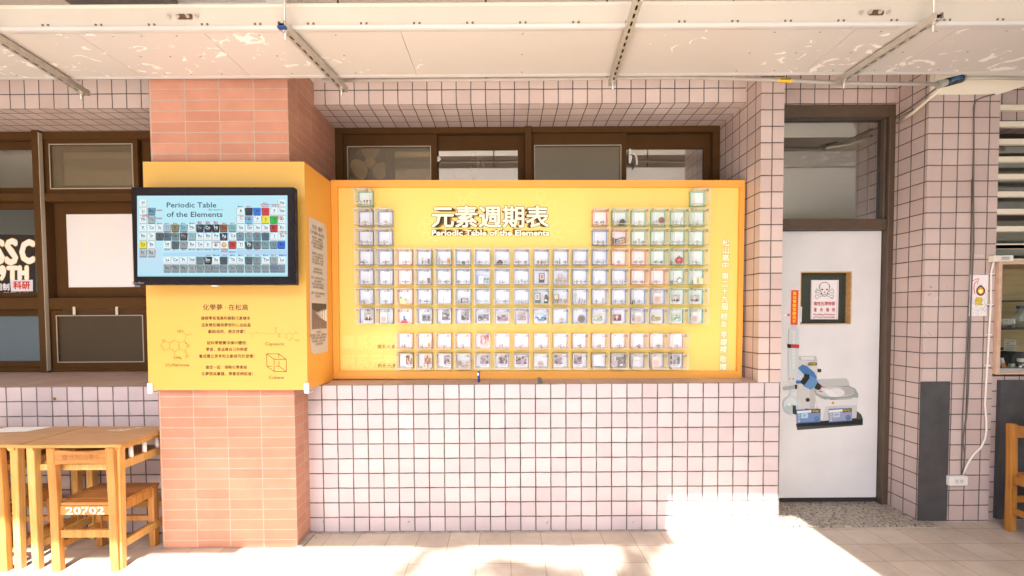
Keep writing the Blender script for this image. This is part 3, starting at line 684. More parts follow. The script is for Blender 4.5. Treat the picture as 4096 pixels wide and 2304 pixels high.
# ================================================================== cable tray hung under the ceiling
TZ, TF, TB = 2.978, -.706, -.225
tray = empty('cable_tray', (0, TF, TZ), 'long cream and grey cable tray hung below the ceiling', 'cable tray')
M_TSIDE = mat('tray_cream', (.55, .49, .41), .38, noise=.04, nscale=3)
M_ALU = mat('brushed_aluminium', (.66, .63, .60), .35, metal=.35, noise=.04, nscale=5)
# underside: zinc grey with pale patches, denser toward both ends
tb = bpy.data.materials.new('tray_underside'); tb.use_nodes = True; n = tb.node_tree; b = n.nodes['Principled BSDF']; L = n.links.new
tc = n.nodes.new('ShaderNodeTexCoord'); mp = n.nodes.new('ShaderNodeMapping'); mp.inputs['Scale'].default_value = (1, 1.4, 1); mp.inputs['Rotation'].default_value = (0, 0, .6); L(tc.outputs['Object'], mp.inputs[0])
n1 = n.nodes.new('ShaderNodeTexNoise'); n1.inputs['Scale'].default_value = 9; n1.inputs['Detail'].default_value = 3; n1.inputs['Distortion'].default_value = 1.2; L(mp.outputs[0], n1.inputs['Vector'])
n2 = n.nodes.new('ShaderNodeTexNoise'); n2.inputs['Scale'].default_value = 1.7; n2.inputs['Detail'].default_value = 2; L(tc.outputs['Object'], n2.inputs['Vector'])
ad = n.nodes.new('ShaderNodeMath'); ad.operation = 'MULTIPLY_ADD'; L(n2.outputs[0], ad.inputs[0]); ad.inputs[1].default_value = .55; L(n1.outputs[0], ad.inputs[2])
rp = n.nodes.new('ShaderNodeMapRange'); rp.inputs['From Min'].default_value = .955; rp.inputs['From Max'].default_value = .985; sx_ = n.nodes.new('ShaderNodeSeparateXYZ'); L(tc.outputs['Object'], sx_.inputs[0])
ax_ = n.nodes.new('ShaderNodeMath'); ax_.operation = 'ABSOLUTE'; L(sx_.outputs[0], ax_.inputs[0])
am_ = n.nodes.new('ShaderNodeMapRange'); am_.inputs['From Min'].default_value = .5; am_.inputs['From Max'].default_value = 1.7; am_.inputs['To Min'].default_value = -.09; am_.inputs['To Max'].default_value = .055; L(ax_.outputs[0], am_.inputs[0])
ar_ = n.nodes.new('ShaderNodeMath'); L(ad.outputs[0], ar_.inputs[0]); L(am_.outputs[0], ar_.inputs[1]); L(ar_.outputs[0], rp.inputs[0])
n3 = n.nodes.new('ShaderNodeTexNoise'); n3.inputs['Scale'].default_value = .9; L(tc.outputs['Object'], n3.inputs['Vector'])
bc = n.nodes.new('ShaderNodeMix'); bc.data_type = 'RGBA'; L(n3.outputs[0], bc.inputs[0]); bc.inputs[6].default_value = (.55, .505, .475, 1); bc.inputs[7].default_value = (.63, .585, .53, 1)
mx = n.nodes.new('ShaderNodeMix'); mx.data_type = 'RGBA'; L(rp.outputs[0], mx.inputs[0]); L(bc.outputs[2], mx.inputs[6]); mx.inputs[7].default_value = (.86, .81, .77, 1)
L(mx.outputs[2], b.inputs['Base Color']); b.inputs['Roughness'].default_value = .42; b.inputs['Metallic'].default_value = .15
# plates of the underside, split at the joints seen in the photo
js = [-4.6, -2.255, -1.584, -.548, 1.853, 2.392, 4.6]
for a, c_ in zip(js, js[1:]):
    q_ = MB(); q_.box(a + .0015, c_ - .0015, TF + .028, TB - .02, TZ, TZ + .004); q_.build('bottom_plate', tb, tray, bevel=.001)
for a, c_ in ((-4.6, -1.657), (-1.6565, 1.926), (1.9265, 4.6)):
    q_ = MB(); q_.prism([(TF, TZ + .015), (TF, TZ + .108), (TF - .011, TZ + .115), (TF - .011, TZ + .12), (TF + .005, TZ + .12), (TF + .005, TZ + .015)], 'x', a, c_)
    q_.build('side_rail', M_TSIDE, tray)
q_ = MB(); q_.prism([(TF - .005, TZ + .013), (TF - .004, TZ - .004), (TF + .007, TZ - .006), (TF + .026, TZ - .004), (TF + .026, TZ + .006), (TF + .005, TZ + .0145)], 'x', -4.6, 4.6)
q_.prism([(TB - .02, TZ + .006), (TB - .02, TZ - .004), (TB - .004, TZ - .007), (TB + .006, TZ - .002), (TB + .006, TZ + .12), (TB, TZ + .12), (TB, TZ + .006)], 'x', -4.6, 4.6)
q_.build('flange', M_ALU, tray)
M_STEEL = mat('zinc_steel', (.56, .51, .44), .35, metal=.55, noise=.1, nscale=30)
M_RUST = mat('brown_steel', (.12, .065, .04), .5, metal=.4)
M_SLOT = mat('slot_shadow', (.03, .027, .024), .9)
# pairs of little screws along the lower edge of the side
x = at(317 / 1.834, 140, TF).x; i = 0
sc = MB()
while x < 4.0:
    for o_ in (0, .0285): sc.lathe([(0, -.006), (.004, -.005), (.0065, 0)], (x + o_, TF, TZ + .024), n=8, axis='y')
    x += .2753
sc.build('screws', mat('screw_steel', (.16, .13, .11), .4, metal=.6), tray)
sc = MB()
random.seed(4)
for a in (-3.0, -2.7, -2.1, -1.92, -1.73, -1.32, -.91, .09, 1.42, 1.67, 2.0, 2.28, 2.65):
    for y_ in (TF + .055, -.46, TB - .046): sc.lathe([(0, -.003), (.0045, -.002), (.0055, 0)], (a + random.uniform(-.02, .02), y_, TZ), n=8)
sc.build('rivets', mat('rivet_steel', (.3, .27, .24), .4, metal=.5), tray)
# joint plates with bolts
for jx in (-1.657, 1.926):
    pl = MB(); zc = TZ + .062
    P = [(jx - .038, zc - .010), (jx - .033, zc - .013), (jx + .033, zc - .013), (jx + .038, zc - .010), (jx + .038, zc + .010), (jx + .033, zc + .013), (jx - .033, zc + .013), (jx - .038, zc + .010)]
    pl.prism(P, 'y', TF - .005, TF - .0005); po = pl.build('joint_plate', M_RUST, tray)
    for dx, pr in ((-.08, tray), (-.035, po), (.0165, po), (.062, tray)):
        bt = MB(); bt.cyl((jx + dx, TF - .004, zc), (jx + dx, TF - .008, zc), .0095, n=14); bt.cyl((jx + dx, TF - .008, zc), (jx + dx, TF - .014, zc), .0072, n=6, smooth=False); bt.cyl((jx + dx, TF - .014, zc), (jx + dx, TF - .023, zc), .004, n=10)
        bt.build('bolt', M_STEEL, pr)

# slotted strut channels carrying the tray on threaded rods
def strut(x0, y0, x1, y1, label, front_rod=True, blue=False):
    zt = TZ - .008; hgt = .033; wd = .020
    d = Vector((x1 - x0, y1 - y0, 0)); Ln = d.length; d.normalize()
    M = Matrix(((d.y, d.x, 0, x0), (-d.x, d.y, 0, y0), (0, 0, 1, zt), (0, 0, 0, 1)))   # local x across, local y along
    root = empty('strut_channel', (x0, y0, zt), label, 'strut channel', 'slotted strut channels under the cable tray')
    s = MB(); t_ = .0025
    n_ = int(Ln / .057); st = Ln / n_; sw, sl = .0055, .018
    # web with real slots at the bottom, two side walls with lips
    ys = [0]
    for k in range(n_): ys += [k * st + st / 2 - sl, k * st + st / 2 + sl]
    ys.append(Ln)
    for k in range(len(ys) - 1):
        if k % 2 == 0: s.box(-wd, wd, ys[k], ys[k + 1], -hgt, -hgt + t_, M=M)
        else: s.box(-wd, -sw, ys[k], ys[k + 1], -hgt, -hgt + t_, M=M); s.box(sw, wd, ys[k], ys[k + 1], -hgt, -hgt + t_, M=M)
    s.box(-wd, -wd + t_, 0, Ln, -hgt + t_, 0, M=M); s.box(wd - t_, wd, 0, Ln, -hgt + t_, 0, M=M)
    s.box(-wd + t_, -wd + .01, 0, Ln, -t_, 0, M=M); s.box(wd - .01, wd - t_, 0, Ln, -t_, 0, M=M)
    s.build('channel', M_STEEL, root)
    k_ = MB(); k_.box(-wd + t_, wd - t_, .004, Ln - .004, -.012, -.010, M=M); k_.build('slot_shade_sheet', M_SLOT, root)  # dark sheet that stands in for the shade inside the slots
    if blue:
        k_ = MB(); k_.box(-wd - .0004, wd + .0004, -.001, .022, -hgt - .0006, -hgt + .010, M=M); k_.build('painted_end', mat('blue_paint', (.008, .05, .19), .4), root)
    for y_, long in ((.035, True), (Ln - .05, False)):
        if long and not front_rod: continue
        p0 = M @ Vector((0, y_, -hgt - .045)); p1 = M @ Vector((0, y_, 0)); p1.z = 3.62 if long else TZ - .002
        r_ = MB(); r_.cyl(p0, p1, .0058, n=10); rod = r_.build('threaded_rod', M_STEEL, root)
        nt_ = MB(); pb = M @ Vector((0, y_, -hgt)); nt_.cyl(pb - Vector((0, 0, .0025)), pb, .016, n=14); nt_.cyl(pb - Vector((0, 0, .013)), pb - Vector((0, 0, .0025)), .0105, n=6, smooth=False)
        if long: nt_.cyl(pb + Vector((0, 0, .036)), pb + Vector((0, 0, .048)), .0105, n=6, smooth=False)
        nt_.build('nut', M_STEEL, rod)
strut(-1.125, -.783, -1.038, -.116, 'strut channel with a blue end above the brick pillar', blue=True)
strut(.616, -1.057, .677, -.176, 'strut channel above the board, running out of the picture at the top')
strut(2.155, -.819, 2.12, -.171, 'strut channel above the white door')
strut(-2.648, -.783, -2.739, -.089, 'strut channel at far left above the posters window')
# rods behind the tray
for i, (px_, wh) in enumerate(((302, 'above the posters window'), (1352, 'above the brick pillar edge'), (1943, 'left of the picture centre'), (2429, 'left of the middle strut channel'), (2935, 'above the end of the yellow board'), (3404, 'above the white door'))):
    a_ = at(px_, 8, TB + .016); r_ = MB(); r_.cyl((a_.x, TB + .016, TZ - .0), (a_.x, TB + .016, 3.62), .006, n=8)
    r_.build('hanger_rod', mat('dark_rod', (.07, .055, .045), .5) if i == 0 else bpy.data.materials['dark_rod'], None, 'thin dark hanger rod behind the tray, ' + wh, 'rod', 'hanger rods behind the cable tray')

# conduit running along the back of the tray, to a taped joint, and the pipes down to the door frame
YC = -.12
cp = [at(1290, 322, YC), at(2000, 317, YC)] + [at(2696 + a / 1.834, b / 1.834 + 5, YC) for a, b in ((0, 558), (410, 565), (760, 577), (1200, 598), (1500, 605), (1940, 608))]
co = empty('conduit', cp[0], 'grey plastic conduit along the back edge of the cable tray', 'pipe')
q_ = MB(); q_.tube(cp, .0122, 12); q_.build('pipe', mat('grey_pvc', (.43, .385, .34), .45, noise=.08, nscale=12), co)
a_, b_ = at(2696 + 760 / 1.834, 577 / 1.834 + 5, YC), at(2696 + 862 / 1.834, 582 / 1.834 + 5, YC)
q_ = MB(); q_.cyl(a_, b_, .0128, n=16, cap=False); lb = q_.build('warning_label', mat('yellow_label', (.75, .47, .02), .5), co)
q_ = MB()
for k in range(3): 
    o_ = Vector((0, -.0131 - .0002, .004 - .0042 * k)); q_.box(a_.x + .012, b_.x - .012, YC + o_.y, YC + o_.y + .0006, a_.z + o_.z - .0012 - k * .0003, a_.z + o_.z + .0006 - k * .0003)
q_.build('label_lines', M_INK, lb)
a_ = at(2696 + 430 / 1.834, 566 / 1.834, YC); q_ = MB(); q_.cyl(a_ - Vector((.008, 0, 0)), a_ + Vector((.008, 0, 0)), .0145, n=14); q_.build('clip', mat('pale_clip', (.62, .57, .5), .5), co)
a_, b_ = at(3752, 338, -.12), at(3856, 312, -.12)
jx = empty('junction', a_, 'taped grey pipe joint with blue tape under the tray at right', 'junction box')
q_ = MB(); q_.cyl(a_, a_.lerp(b_, .5), .026, .020, n=14); q_.cyl(a_.lerp(b_, .5), b_, .018, .022, n=14); q_.build('body', mat('pale_grey_pvc', (.33, .33, .28), .5), jx, weld=False)
q_ = MB(); q_.cyl(a_.lerp(b_, .3), a_.lerp(b_, .9), .0262, .025, n=14); tp_ = q_.build('tape', mat('black_tape', (.02, .02, .018), .45), jx)
q_ = MB()
for dz in (.004, -.006): q_.tube([a_.lerp(b_, .4) + Vector((0, -.0255, dz)), a_.lerp(b_, .62) + Vector((0, -.027, dz + .002)), a_.lerp(b_, .82) + Vector((0, -.0255, dz))], .0028, 6)
q_.build('blue_stripe', mat('blue_tape', (.05, .25, .55), .4), tp_)
q_ = MB(); q_.tube([at(3852, 312, -.12), at(3990, 311, -.12), at(4300, 318, -.12)], .0115, 10); q_.build('conduit', bpy.data.materials['grey_pvc'], None, 'short grey conduit running right from the taped joint', 'pipe')
q_ = MB(); q_.tube([at(3775, 345, -.10), at(3708, 402, .03), at(3652, 450, .15), at(3592, 492, .32)], .0115, 10); q_.build('conduit', mat('cream_pvc', (.70, .63, .50), .45), None, 'cream pipe slanting down to the door frame', 'pipe')
q_ = MB(); q_.tube([at(3755, 345, -.10), at(3695, 392, .03), at(3640, 432, .15), at(3585, 466, .33)], .006, 8); q_.build('cable', mat('dark_cable', (.12, .1, .085), .5), None, 'thin dark cable slanting to the door frame beside the cream pipe', 'cable')
# ================================================================== yellow boards
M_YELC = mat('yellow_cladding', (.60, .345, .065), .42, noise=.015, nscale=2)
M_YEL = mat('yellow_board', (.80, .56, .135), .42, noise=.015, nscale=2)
M_ORA = mat('orange_edge', (.76, .34, .05), .45)
def bp(x, y, z): return BF @ Vector((x, y, z))
board = empty('display_board', mat=BF @ Matrix.Translation((.22, .18, -.46)), label='large yellow periodic table board with an orange rim', cat='display board')
X0, X1, Z0, Z1 = -1.2585, 1.712, -.455, .9755
I0, I1, J0, J1 = -1.214, 1.678, -.399, .928
q_ = MB()
for r4 in ((X0, X1, J1, Z1), (X0, X1, Z0, J0), (X0, I0, J0, J1), (I1, X1, J0, J1)): q_.box(r4[0], r4[1], .175, .23, r4[2], r4[3], M=BF)
q_.build('rim', M_ORA, board)
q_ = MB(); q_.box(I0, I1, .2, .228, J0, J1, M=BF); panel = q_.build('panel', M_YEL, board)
YB = .2
p = Pic(onY(YB, .00025))
# pale molecule drawings
PA = '#efd07c'
mo = lambda a, b: (1640 + a / 3.578, 760 + b / 3.578)
def cir(a, b, r): u = mo(a, b); p.ring(u[0], u[1], r / 3.578, 9 / 3.578, PA)
def lk(*pts): p.line([mo(a, b) for a, b in pts], 9 / 3.578, PA)
for a, b, r in ((678, 70, 28), (900, 42, 30), (745, 150, 38), (640, 240, 52), (1868, 68, 62), (2025, 213, 54), (2305, 500, 90), (2112, 455, 30), (2118, 585, 28), (1905, 725, 52), (2125, 725, 60), (178, 445, 28), (185, 632, 25), (355, 718, 20)): cir(a, b, r)
lk((700, 90), (725, 115)); lk((875, 65), (775, 130)); lk((715, 180), (675, 205)); lk((765, 190), (800, 240)); lk((1870, 130), (1880, 210), (1970, 230)); lk((1985, 540), (2085, 475)); lk((2140, 462), (2215, 480)); lk((1990, 575), (2090, 585)); lk((2010, 600), (2085, 690))
for rot in (.15, 1.1, 2.1):
    P = []
    for i in range(29):
        t = 2 * math.pi * i / 28; a, b = 190 * math.cos(t), 70 * math.sin(t); P.append((300 + a * math.cos(rot) - b * math.sin(rot), 555 + a * math.sin(rot) + b * math.cos(rot)))
    lk(*P)
p.k = 1
# big pale series names
for s_, x_, y_, sz in (('鑭系元素', 1367, 1392, 60), ('錒系元素', 1368, 1468, 60)): p.text(s_, x_, y_, sz, '#eed07a', bold=1.6, width=216)
p.k = 2
p.text('鑭系元素', 1508.6, 1394, 19, '#3b3a20', width=74); p.text('錒系元素', 1510, 1470, 19, '#3b3a20', width=76)
# title lettering printed with a brown drop toward a vanishing point
VP = (1985, 912); p.k = 3
def title(s_, x, y, size, width, bold, dep, n):
    ramp = ['#b8903c', '#8c682c', '#664820', '#4a3418', '#382610', '#2c1e0c']
    for i in range(n):
        p.text(s_, x, y, size, ramp[min(5, i * 6 // n)], bold=bold, width=width, vp=VP, sc=1 - dep * (1 - i / n)); p.k += .55
    p.text(s_, x, y, size, '#2a1c0c', bold=bold * 2.0, width=width); p.k += .55
    p.text(s_, x, y, size, '#ebe1c6', bold=bold, width=width); p.k += .55
title('元素週期表', 1728, 902, 93, 466, 2.1, .11, 12)
p.k = 3
VP = (1985, 890)
title('Periodic Table of the Elements', 1728, 942, 31, 468, 1.5, .14, 9)
p.k = 3
ys = [(958, '松山高中', 0), (1092, '第二十九屆', 1), (1253, '校友', 2), (1325, '李建樑', 3), (1424, '敬贈', 4)]
for y_, s_, _ in ys:
    for i, ch in enumerate(s_):
        yy = y_ + 13 + i * 30.2; xx = 2904 - (yy - 958) * .0225
        p.text(ch, xx, yy + 11, 30, '#7a6f50', 'c', bold=2.2, k=3); p.text(ch, xx, yy + 11, 30, '#f3e6bc', 'c', bold=.9, k=3.6)
p.build('board_print', M_PRINT, panel)

# wrap-around yellow cladding on the brick pillar
yb = empty('pillar_cladding', mat=BF @ Matrix.Translation((-1.76, -.25, -.468)), label='yellow board wrapped round the brick pillar behind the screen', cat='display board')
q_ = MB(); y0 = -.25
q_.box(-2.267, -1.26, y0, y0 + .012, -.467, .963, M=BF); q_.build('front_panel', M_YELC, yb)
q_ = MB(); q_.box(-1.272, -1.26, y0 + .0125, .174, -.466, .962, M=BF); q_.build('side_panel', M_ORA, yb)
q_ = MB(); q_.box(-2.267, -2.255, y0 + .0125, .0, -.466, .962, M=BF); q_.build('side_panel', M_ORA, yb)
M_CLIP = mat('white_plastic', (.80, .78, .78), .4)
for px_ in (600, 1226):
    a_ = at(px_, 1552, y0 - .004)
    q_ = MB(); q_.box(a_.x - .013, a_.x + .017, y0 - .012, y0 - .0006, a_.z - .028, a_.z + .032); q_.box(a_.x - .013, a_.x + .017, y0 - .012, y0 + .06, a_.z - .034, a_.z - .0285)
    q_.build('corner_clip', M_CLIP, yb, bevel=.004)
p = Pic(onY(y0, .0003), .42); z = lambda a, b: (620 + a / 3.8125, 1180 + b / 3.8125); W_ = 1 / 3.8125
INK, INK2 = '#54381f', '#b88a48'
def T(s_, a, b, size, wd, col=INK): u = z(a, b); p.text(s_, u[0], u[1], size * W_, col, 'c', width=wd * W_, bold=.9 * W_)
T('化學夢 · 在松高', 1075, 226, 100, 690)
for s_, a, b, wd in (('建樑學長蒐集和親製元素樣本', 1078, 376, 750), ('這象徵知識與夢想的心血結晶', 1082, 480, 752), ('獻給母校，感念啓蒙！', 1092, 580, 560), ('從科學競賽淬煉中體悟：', 1098, 752, 615), ('學習，是追尋自己的熱愛', 1094, 852, 632), ('養成獨立思考和主動探究的習慣！', 1092, 955, 845), ('邀您一起　領略化學奧秘', 1088, 1124, 632), ('化夢想為實踐，帶著思辨前進！', 1100, 1224, 785)): T(s_, a, b, 60, wd)
T('Capsaicin', 1825, 768, 68, 290, '#8d6a3c'); T('(+)-Nervione', 340, 1088, 66, 358, '#7c5c34'); T('Cubane', 1850, 1278, 66, 228, '#6f5230'); T('HO', 388, 574, 62, 88, '#8d6a3c'); T('OMe', 345, 978, 62, 126, '#7c5c34')
for s_, a, b in (('O', 132, 724), ('O', 504, 797), ('O', 487, 955)): T(s_, a, b, 62, 44, '#8d6a3c')
for s_, a, b, wd in (('O', 1838, 520, 30), ('N', 1893, 614, 24), ('H', 1893, 646, 24), ('O', 2152, 584, 32), ('OH', 2170, 706, 58)): T(s_, a, b, 42, wd, '#c29a58')
def ln(c, wd, *pts): p.line([z(a, b) for a, b in pts], wd * W_, c)
B1 = '#b08444'
ln(B1, 5, (165, 708), (222, 730), (222, 818), (140, 848), (85, 775), (112, 728)); ln(B1, 5, (150, 828), (102, 770))
ln(B1, 5, (222, 730), (290, 686), (368, 730), (372, 822), (298, 866), (222, 818)); ln(B1, 4, (240, 735), (290, 704)); ln(B1, 4, (355, 742), (358, 812)); ln(B1, 4, (290, 848), (238, 812))
ln(B1, 5, (368, 730), (448, 704), (485, 755)); ln(B1, 5, (372, 822), (450, 848), (490, 800)); ln(B1, 5, (450, 848), (478, 908)); ln(B1, 5, (466, 842), (494, 902)); ln(B1, 5, (298, 866), (300, 925)); ln(B1, 5, (448, 704), (475, 612), (558, 596))
p.poly([z(445, 704), z(490, 742), z(472, 748)], '#3a2815'); 
for i in range(4): ln(B1, 4, (436 + i * 10, 580 + i * 9), (446 + i * 10, 570 + i * 9))
C2 = '#c9a05c'
ln(C2, 4, (1428, 570), (1480, 602), (1535, 570), (1590, 600), (1640, 572), (1690, 602), (1742, 574), (1790, 602), (1842, 572), (1875, 590)); ln(C2, 4, (1480, 602), (1480, 660)); ln(C2, 4, (1545, 562), (1590, 586)); ln(C2, 4, (1835, 572), (1835, 525)); ln(C2, 4, (1846, 572), (1846, 525))
ln(C2, 4, (1908, 592), (1942, 572), (2000, 602), (2050, 572), (2102, 602), (2102, 662), (2052, 694), (2000, 662), (2000, 602)); ln(C2, 4, (2050, 584), (2092, 608)); ln(C2, 4, (2010, 655), (2010, 610)); ln(C2, 4, (2090, 656), (2052, 680)); ln(C2, 4, (2102, 602), (2138, 580)); ln(C2, 4, (2168, 578), (2205, 604)); ln(C2, 4, (2102, 662), (2140, 684))
CB = '#4a3220'
ln(CB, 9, (1702, 897), (1888, 897), (2000, 980), (2004, 1168), (1820, 1168), (1706, 1085), (1702, 897), (1815, 980), (2000, 980)); ln(CB, 9, (1815, 980), (1818, 1168)); ln(CB, 9, (1888, 897), (1889, 950)); ln(CB, 8, (1890, 1008), (1891, 1085), (1996, 1165)); ln(CB, 8, (1706, 1085), (1788, 1086)); ln(CB, 8, (1845, 1086), (1891, 1085))
p.build('wall_text', M_PRINT, bpy.data.objects['front_panel'])
# notice on its side panel
XS = -1.2595
p = Pic(lambda u, v, k: BF @ Vector((XS + .0008 + .0004 * k, u, v)))
def sp(a, b): v = atx(1210 + a / 2.4167, 840 + b / 2.4167, XS); v = BF.inverted() @ v; return (v.y, v.z)
u0, v1 = sp(52, 60); u1, v0 = sp(248, 1370)
v1 = (sp(52, 60)[1] + sp(235, 150)[1]) / 2; v0 = (sp(80, 1400)[1] + sp(255, 1368)[1]) / 2
HW = u1 - u0
P = [(u0, v1)] + [(u1 - .06 + .06 * math.sin(R(a)), v1 - .06 + .06 * math.cos(R(a))) for a in (0, 22, 45, 67, 90)] + [(u1, v0)] + [(u0 + .06 - .06 * math.sin(R(a)), v0 + .06 - .06 * math.cos(R(a))) for a in (0, 22, 45, 67, 90)]
nb = MB(); 
nb.face([BF @ Vector((XS + .0006, a, b)) for a, b in P])
p.poly(P, '#c9bcae'); p.layer()
cu = (u0 + u1) / 2 - .01
def N(s_, t, size, wd=None): p.text(s_, cu, v1 + (v0 - v1) * t, size, '#4c3f34', 'c', down=False, width=wd)
N('熱愛 · 服務', .075, .034); N('《元素週期表》展由此誕生', .112, .026, HW * .8)
for i, (s_, t) in enumerate((('建樑老師，熱愛教育，', .145), ('全時全校陪伴和支持', .168), ('學生鑽研在化學實驗室，', .19), ('不斷的嘗試與探索。', .213), ('建樑學長，熱愛化學，', .262), ('全心全意的鑽研不懈，', .285), ('在臺大化學系、中研院', .308), ('留下豐碩的研究成果。', .33), ('科普教育現老師，', .375), ('熱愛科學教育推廣。', .398), ('熱愛，自然由衷的堅定火，', .442), ('讓人無怨無悔。', .465), ('享受探索未知的成就感，', .488), ('並且樂意為所有服務！', .51), ('同學，你可以為誰的熱情，', .555), ('是什麼呢！', .578), ('2020年起，', .845), ('臺灣最盛大的校園，邀請教友來，', .868), ('建樑學長親製元素樣本裝置，', .89), ('從校慶起始，陳列主題展，', .913), ('一起的愛傳回應！', .936))): N(s_, t, .019)
pz1, pz0, pu0, pu1 = v1 + (v0 - v1) * .622, v1 + (v0 - v1) * .815, u0 + HW * .1, u0 + HW * .93
p.rect(pu0, pz0, pu1, pz1, '#54473f'); p.layer(); p.poly([(pu0, pz0), (pu1, pz0), (pu1, pz0 + .09), (pu0, pz0 + .13)], '#8b746a'); p.layer()
for i in range(9): a = pu0 + (pu1 - pu0) * (1 - .82 ** i) * .98; b = pu0 + (pu1 - pu0) * (1 - .82 ** (i + 1)) * .98; p.poly([(pu1 - (a - pu0), pz0 + .05 + i * .008), (pu1 - (b - pu0) + .006, pz0 + .055 + i * .008), (pu1 - (b - pu0) + .006, pz1 - .05 - i * .004), (pu1 - (a - pu0), pz1 - .03 - i * .004)], '#e8e2d6'); p.layer()
for i in range(5): p.line([(pu0 + i * .05, pz0 + .002), (pu0 + .02 + i * .03, pz0 + .1)], .003, '#5b4b44')
p.build('side_notice', M_PRINT, None, 'tall grey notice with rounded corners on the side of the yellow pillar board', 'notice')

# ================================================================== wall screen
TVY = -.37
tv = empty('wall_screen', mat=BF @ Matrix.Translation((-1.76, TVY, .188)), label='black wall screen showing a periodic table of the elements', cat='screen')
q_ = MB(); q_.box(-2.248, -1.271, TVY, TVY + .05, .188, .7735, M=BF); q_.build('bezel', mat('glossy_black', (.008, .004, .005), .18, spec=.2), tv, bevel=.006)
q_ = MB(); q_.box(-2.1, -1.4, TVY + .051, -.2505, .3, .65, M=BF); q_.build('wall_mount', mat('black_metal', (.02, .02, .02), .5), tv)
q_ = MB(); a_ = at(855, 1142, TVY); q_.box(a_.x - .018, a_.x + .018, TVY + .005, TVY + .03, a_.z - .004, a_.z); q_.build('power_light', M_CLIP, tv)
sw = [rect(548, 784, 1151, 1106, TVY)]
def tvmap(u, v, k): return at(540 + u / 4.025, 780 + v / 4.025, TVY - .0012 - .00025 * k)
p = Pic(tvmap)
p.poly([(32, 12), (2455, 6), (2460, 1312), (42, 1312)], '#bdeffb'); p.k = 1
p.poly([(32, 12), (2455, 6), (2455, 38), (32, 44)], '#c4eefa'); p.poly([(42, 1285), (2460, 1285), (2460, 1312), (42, 1312)], '#a3e2ea'); p.poly([(50, 780), (420, 840), (440, 1240), (60, 1240)], '#c6e4fa'); p.poly([(60, 1010), (1400, 1250), (60, 1270)], '#bfe6f8')
p.poly([(1640, 880), (2450, 880), (2450, 970), (1640, 960)], '#b4dcf6'); p.poly([(450, 930), (1600, 900), (1600, 980), (450, 990)], '#b6def8')
p.k = 2
TVN = 'Hydrogen Helium Lithium Beryllium Boron Carbon Nitrogen Oxygen Fluorine Neon Sodium Magnesium Aluminum Silicon Phosphorus Sulfur Chlorine Argon Potassium Calcium Scandium Titanium Vanadium Chromium Manganese Iron Cobalt Nickel Copper Zinc Gallium Germanium Arsenic Selenium Bromine Krypton Rubidium Strontium Yttrium Zirconium Niobium Molybdenum Technetium Ruthenium Rhodium Palladium Silver Cadmium Indium Tin Antimony Tellurium Iodine Xenon Cesium Barium Lanthanum Cerium Praseodymium Neodymium Promethium Samarium Europium Gadolinium Terbium Dysprosium Holmium Erbium Thulium Ytterbium Lutetium Hafnium Tantalum Tungsten Rhenium Osmium Iridium Platinum Gold Mercury Thallium Lead Bismuth Polonium Astatine Radon Francium Radium Actinium Thorium Protactinium Uranium Neptunium Plutonium Americium Curium Berkelium Californium Einsteinium Fermium Mendelevium Nobelium Lawrencium'.split()
ELS = ('H氫 He氦 Li鋰 Be鈹 B硼 C碳 N氮 O氧 F氟 Ne氖 Na鈉 Mg鎂 Al鋁 Si矽 P磷 S硫 Cl氯 Ar氬 K鉀 Ca鈣 Sc鈧 Ti鈦 V釩 Cr鉻 Mn錳 Fe鐵 Co鈷 Ni鎳 Cu銅 Zn鋅 Ga鎵 Ge鍺 As砷 Se硒 Br溴 Kr氪 Rb銣 Sr鍶 Y釔 Zr鋯 Nb鈮 Mo鉬 Tc鎝 Ru釕 Rh銠 Pd鈀 Ag銀 Cd鎘 In銦 Sn錫 Sb銻 Te碲 I碘 Xe氙 Cs銫 Ba鋇 La鑭 Ce鈰 Pr鐠 Nd釹 Pm鉕 Sm釤 Eu銪 Gd釓 Tb鋱 Dy鏑 Ho鈥 Er鉺 Tm銩 Yb鐿 Lu鎦 Hf鉿 Ta鉭 W鎢 Re錸 Os鋨 Ir銥 Pt鉑 Au金 Hg汞 Tl鉈 Pb鉛 Bi鉍 Po釙 At砈 Rn氡 Fr鍅 Ra鐳 Ac錒 Th釷 Pa鏷 U鈾 Np錼 Pu鈽 Am鋂 Cm鋦 Bk鉳 Cf鉲 Es鑀 Fm鐨 Md鍆 No鍩 Lr鐒 Rf鑪 Db𨧀 Sg𨭎 Bh𨨏 Hs𨭆 Mt䥑 Ds鐽 Rg錀 Cn鎶 Nh鉨 Fl鈇 Mc鏌 Lv鉝 Ts鿬 Og鿫').split()
def split_el(s_):
    i = 2 if len(s_) > 1 and s_[1].islower() and s_[1].isascii() else 1
    return s_[:i], s_[i:]
ELS = [split_el(s_) for s_ in ELS]; NUM = {e_: i + 1 for i, (e_, _) in enumerate(ELS)}
def cell(n_):                                        # column, row of the wall table; rows 8 and 9 are the two series
    if n_ == 1: return 0, 0
    if n_ == 2: return 17, 0
    if n_ in (3, 4, 11, 12): return (n_ - 3) % 8, 1 if n_ < 10 else 2
    if 5 <= n_ <= 10: return n_ + 7, 1
    if 13 <= n_ <= 18: return n_ - 1, 2
    if n_ <= 36: return n_ - 19, 3
    if n_ <= 54: return n_ - 37, 4
    if n_ in (55, 56): return n_ - 55, 5
    if 57 <= n_ <= 71: return n_ - 57, 8
    if n_ <= 86: return n_ - 72 + 3, 5
    if n_ in (87, 88): return n_ - 87, 6
    if 89 <= n_ <= 103: return n_ - 89, 9
    return n_ - 104 + 3, 6
COLX = [127, 262, 392, 517, 645, 779, 913, 1042, 1172, 1303, 1433, 1572, 1700, 1838, 1970, 2105, 2240, 2362]
WHT = '#eefcff'
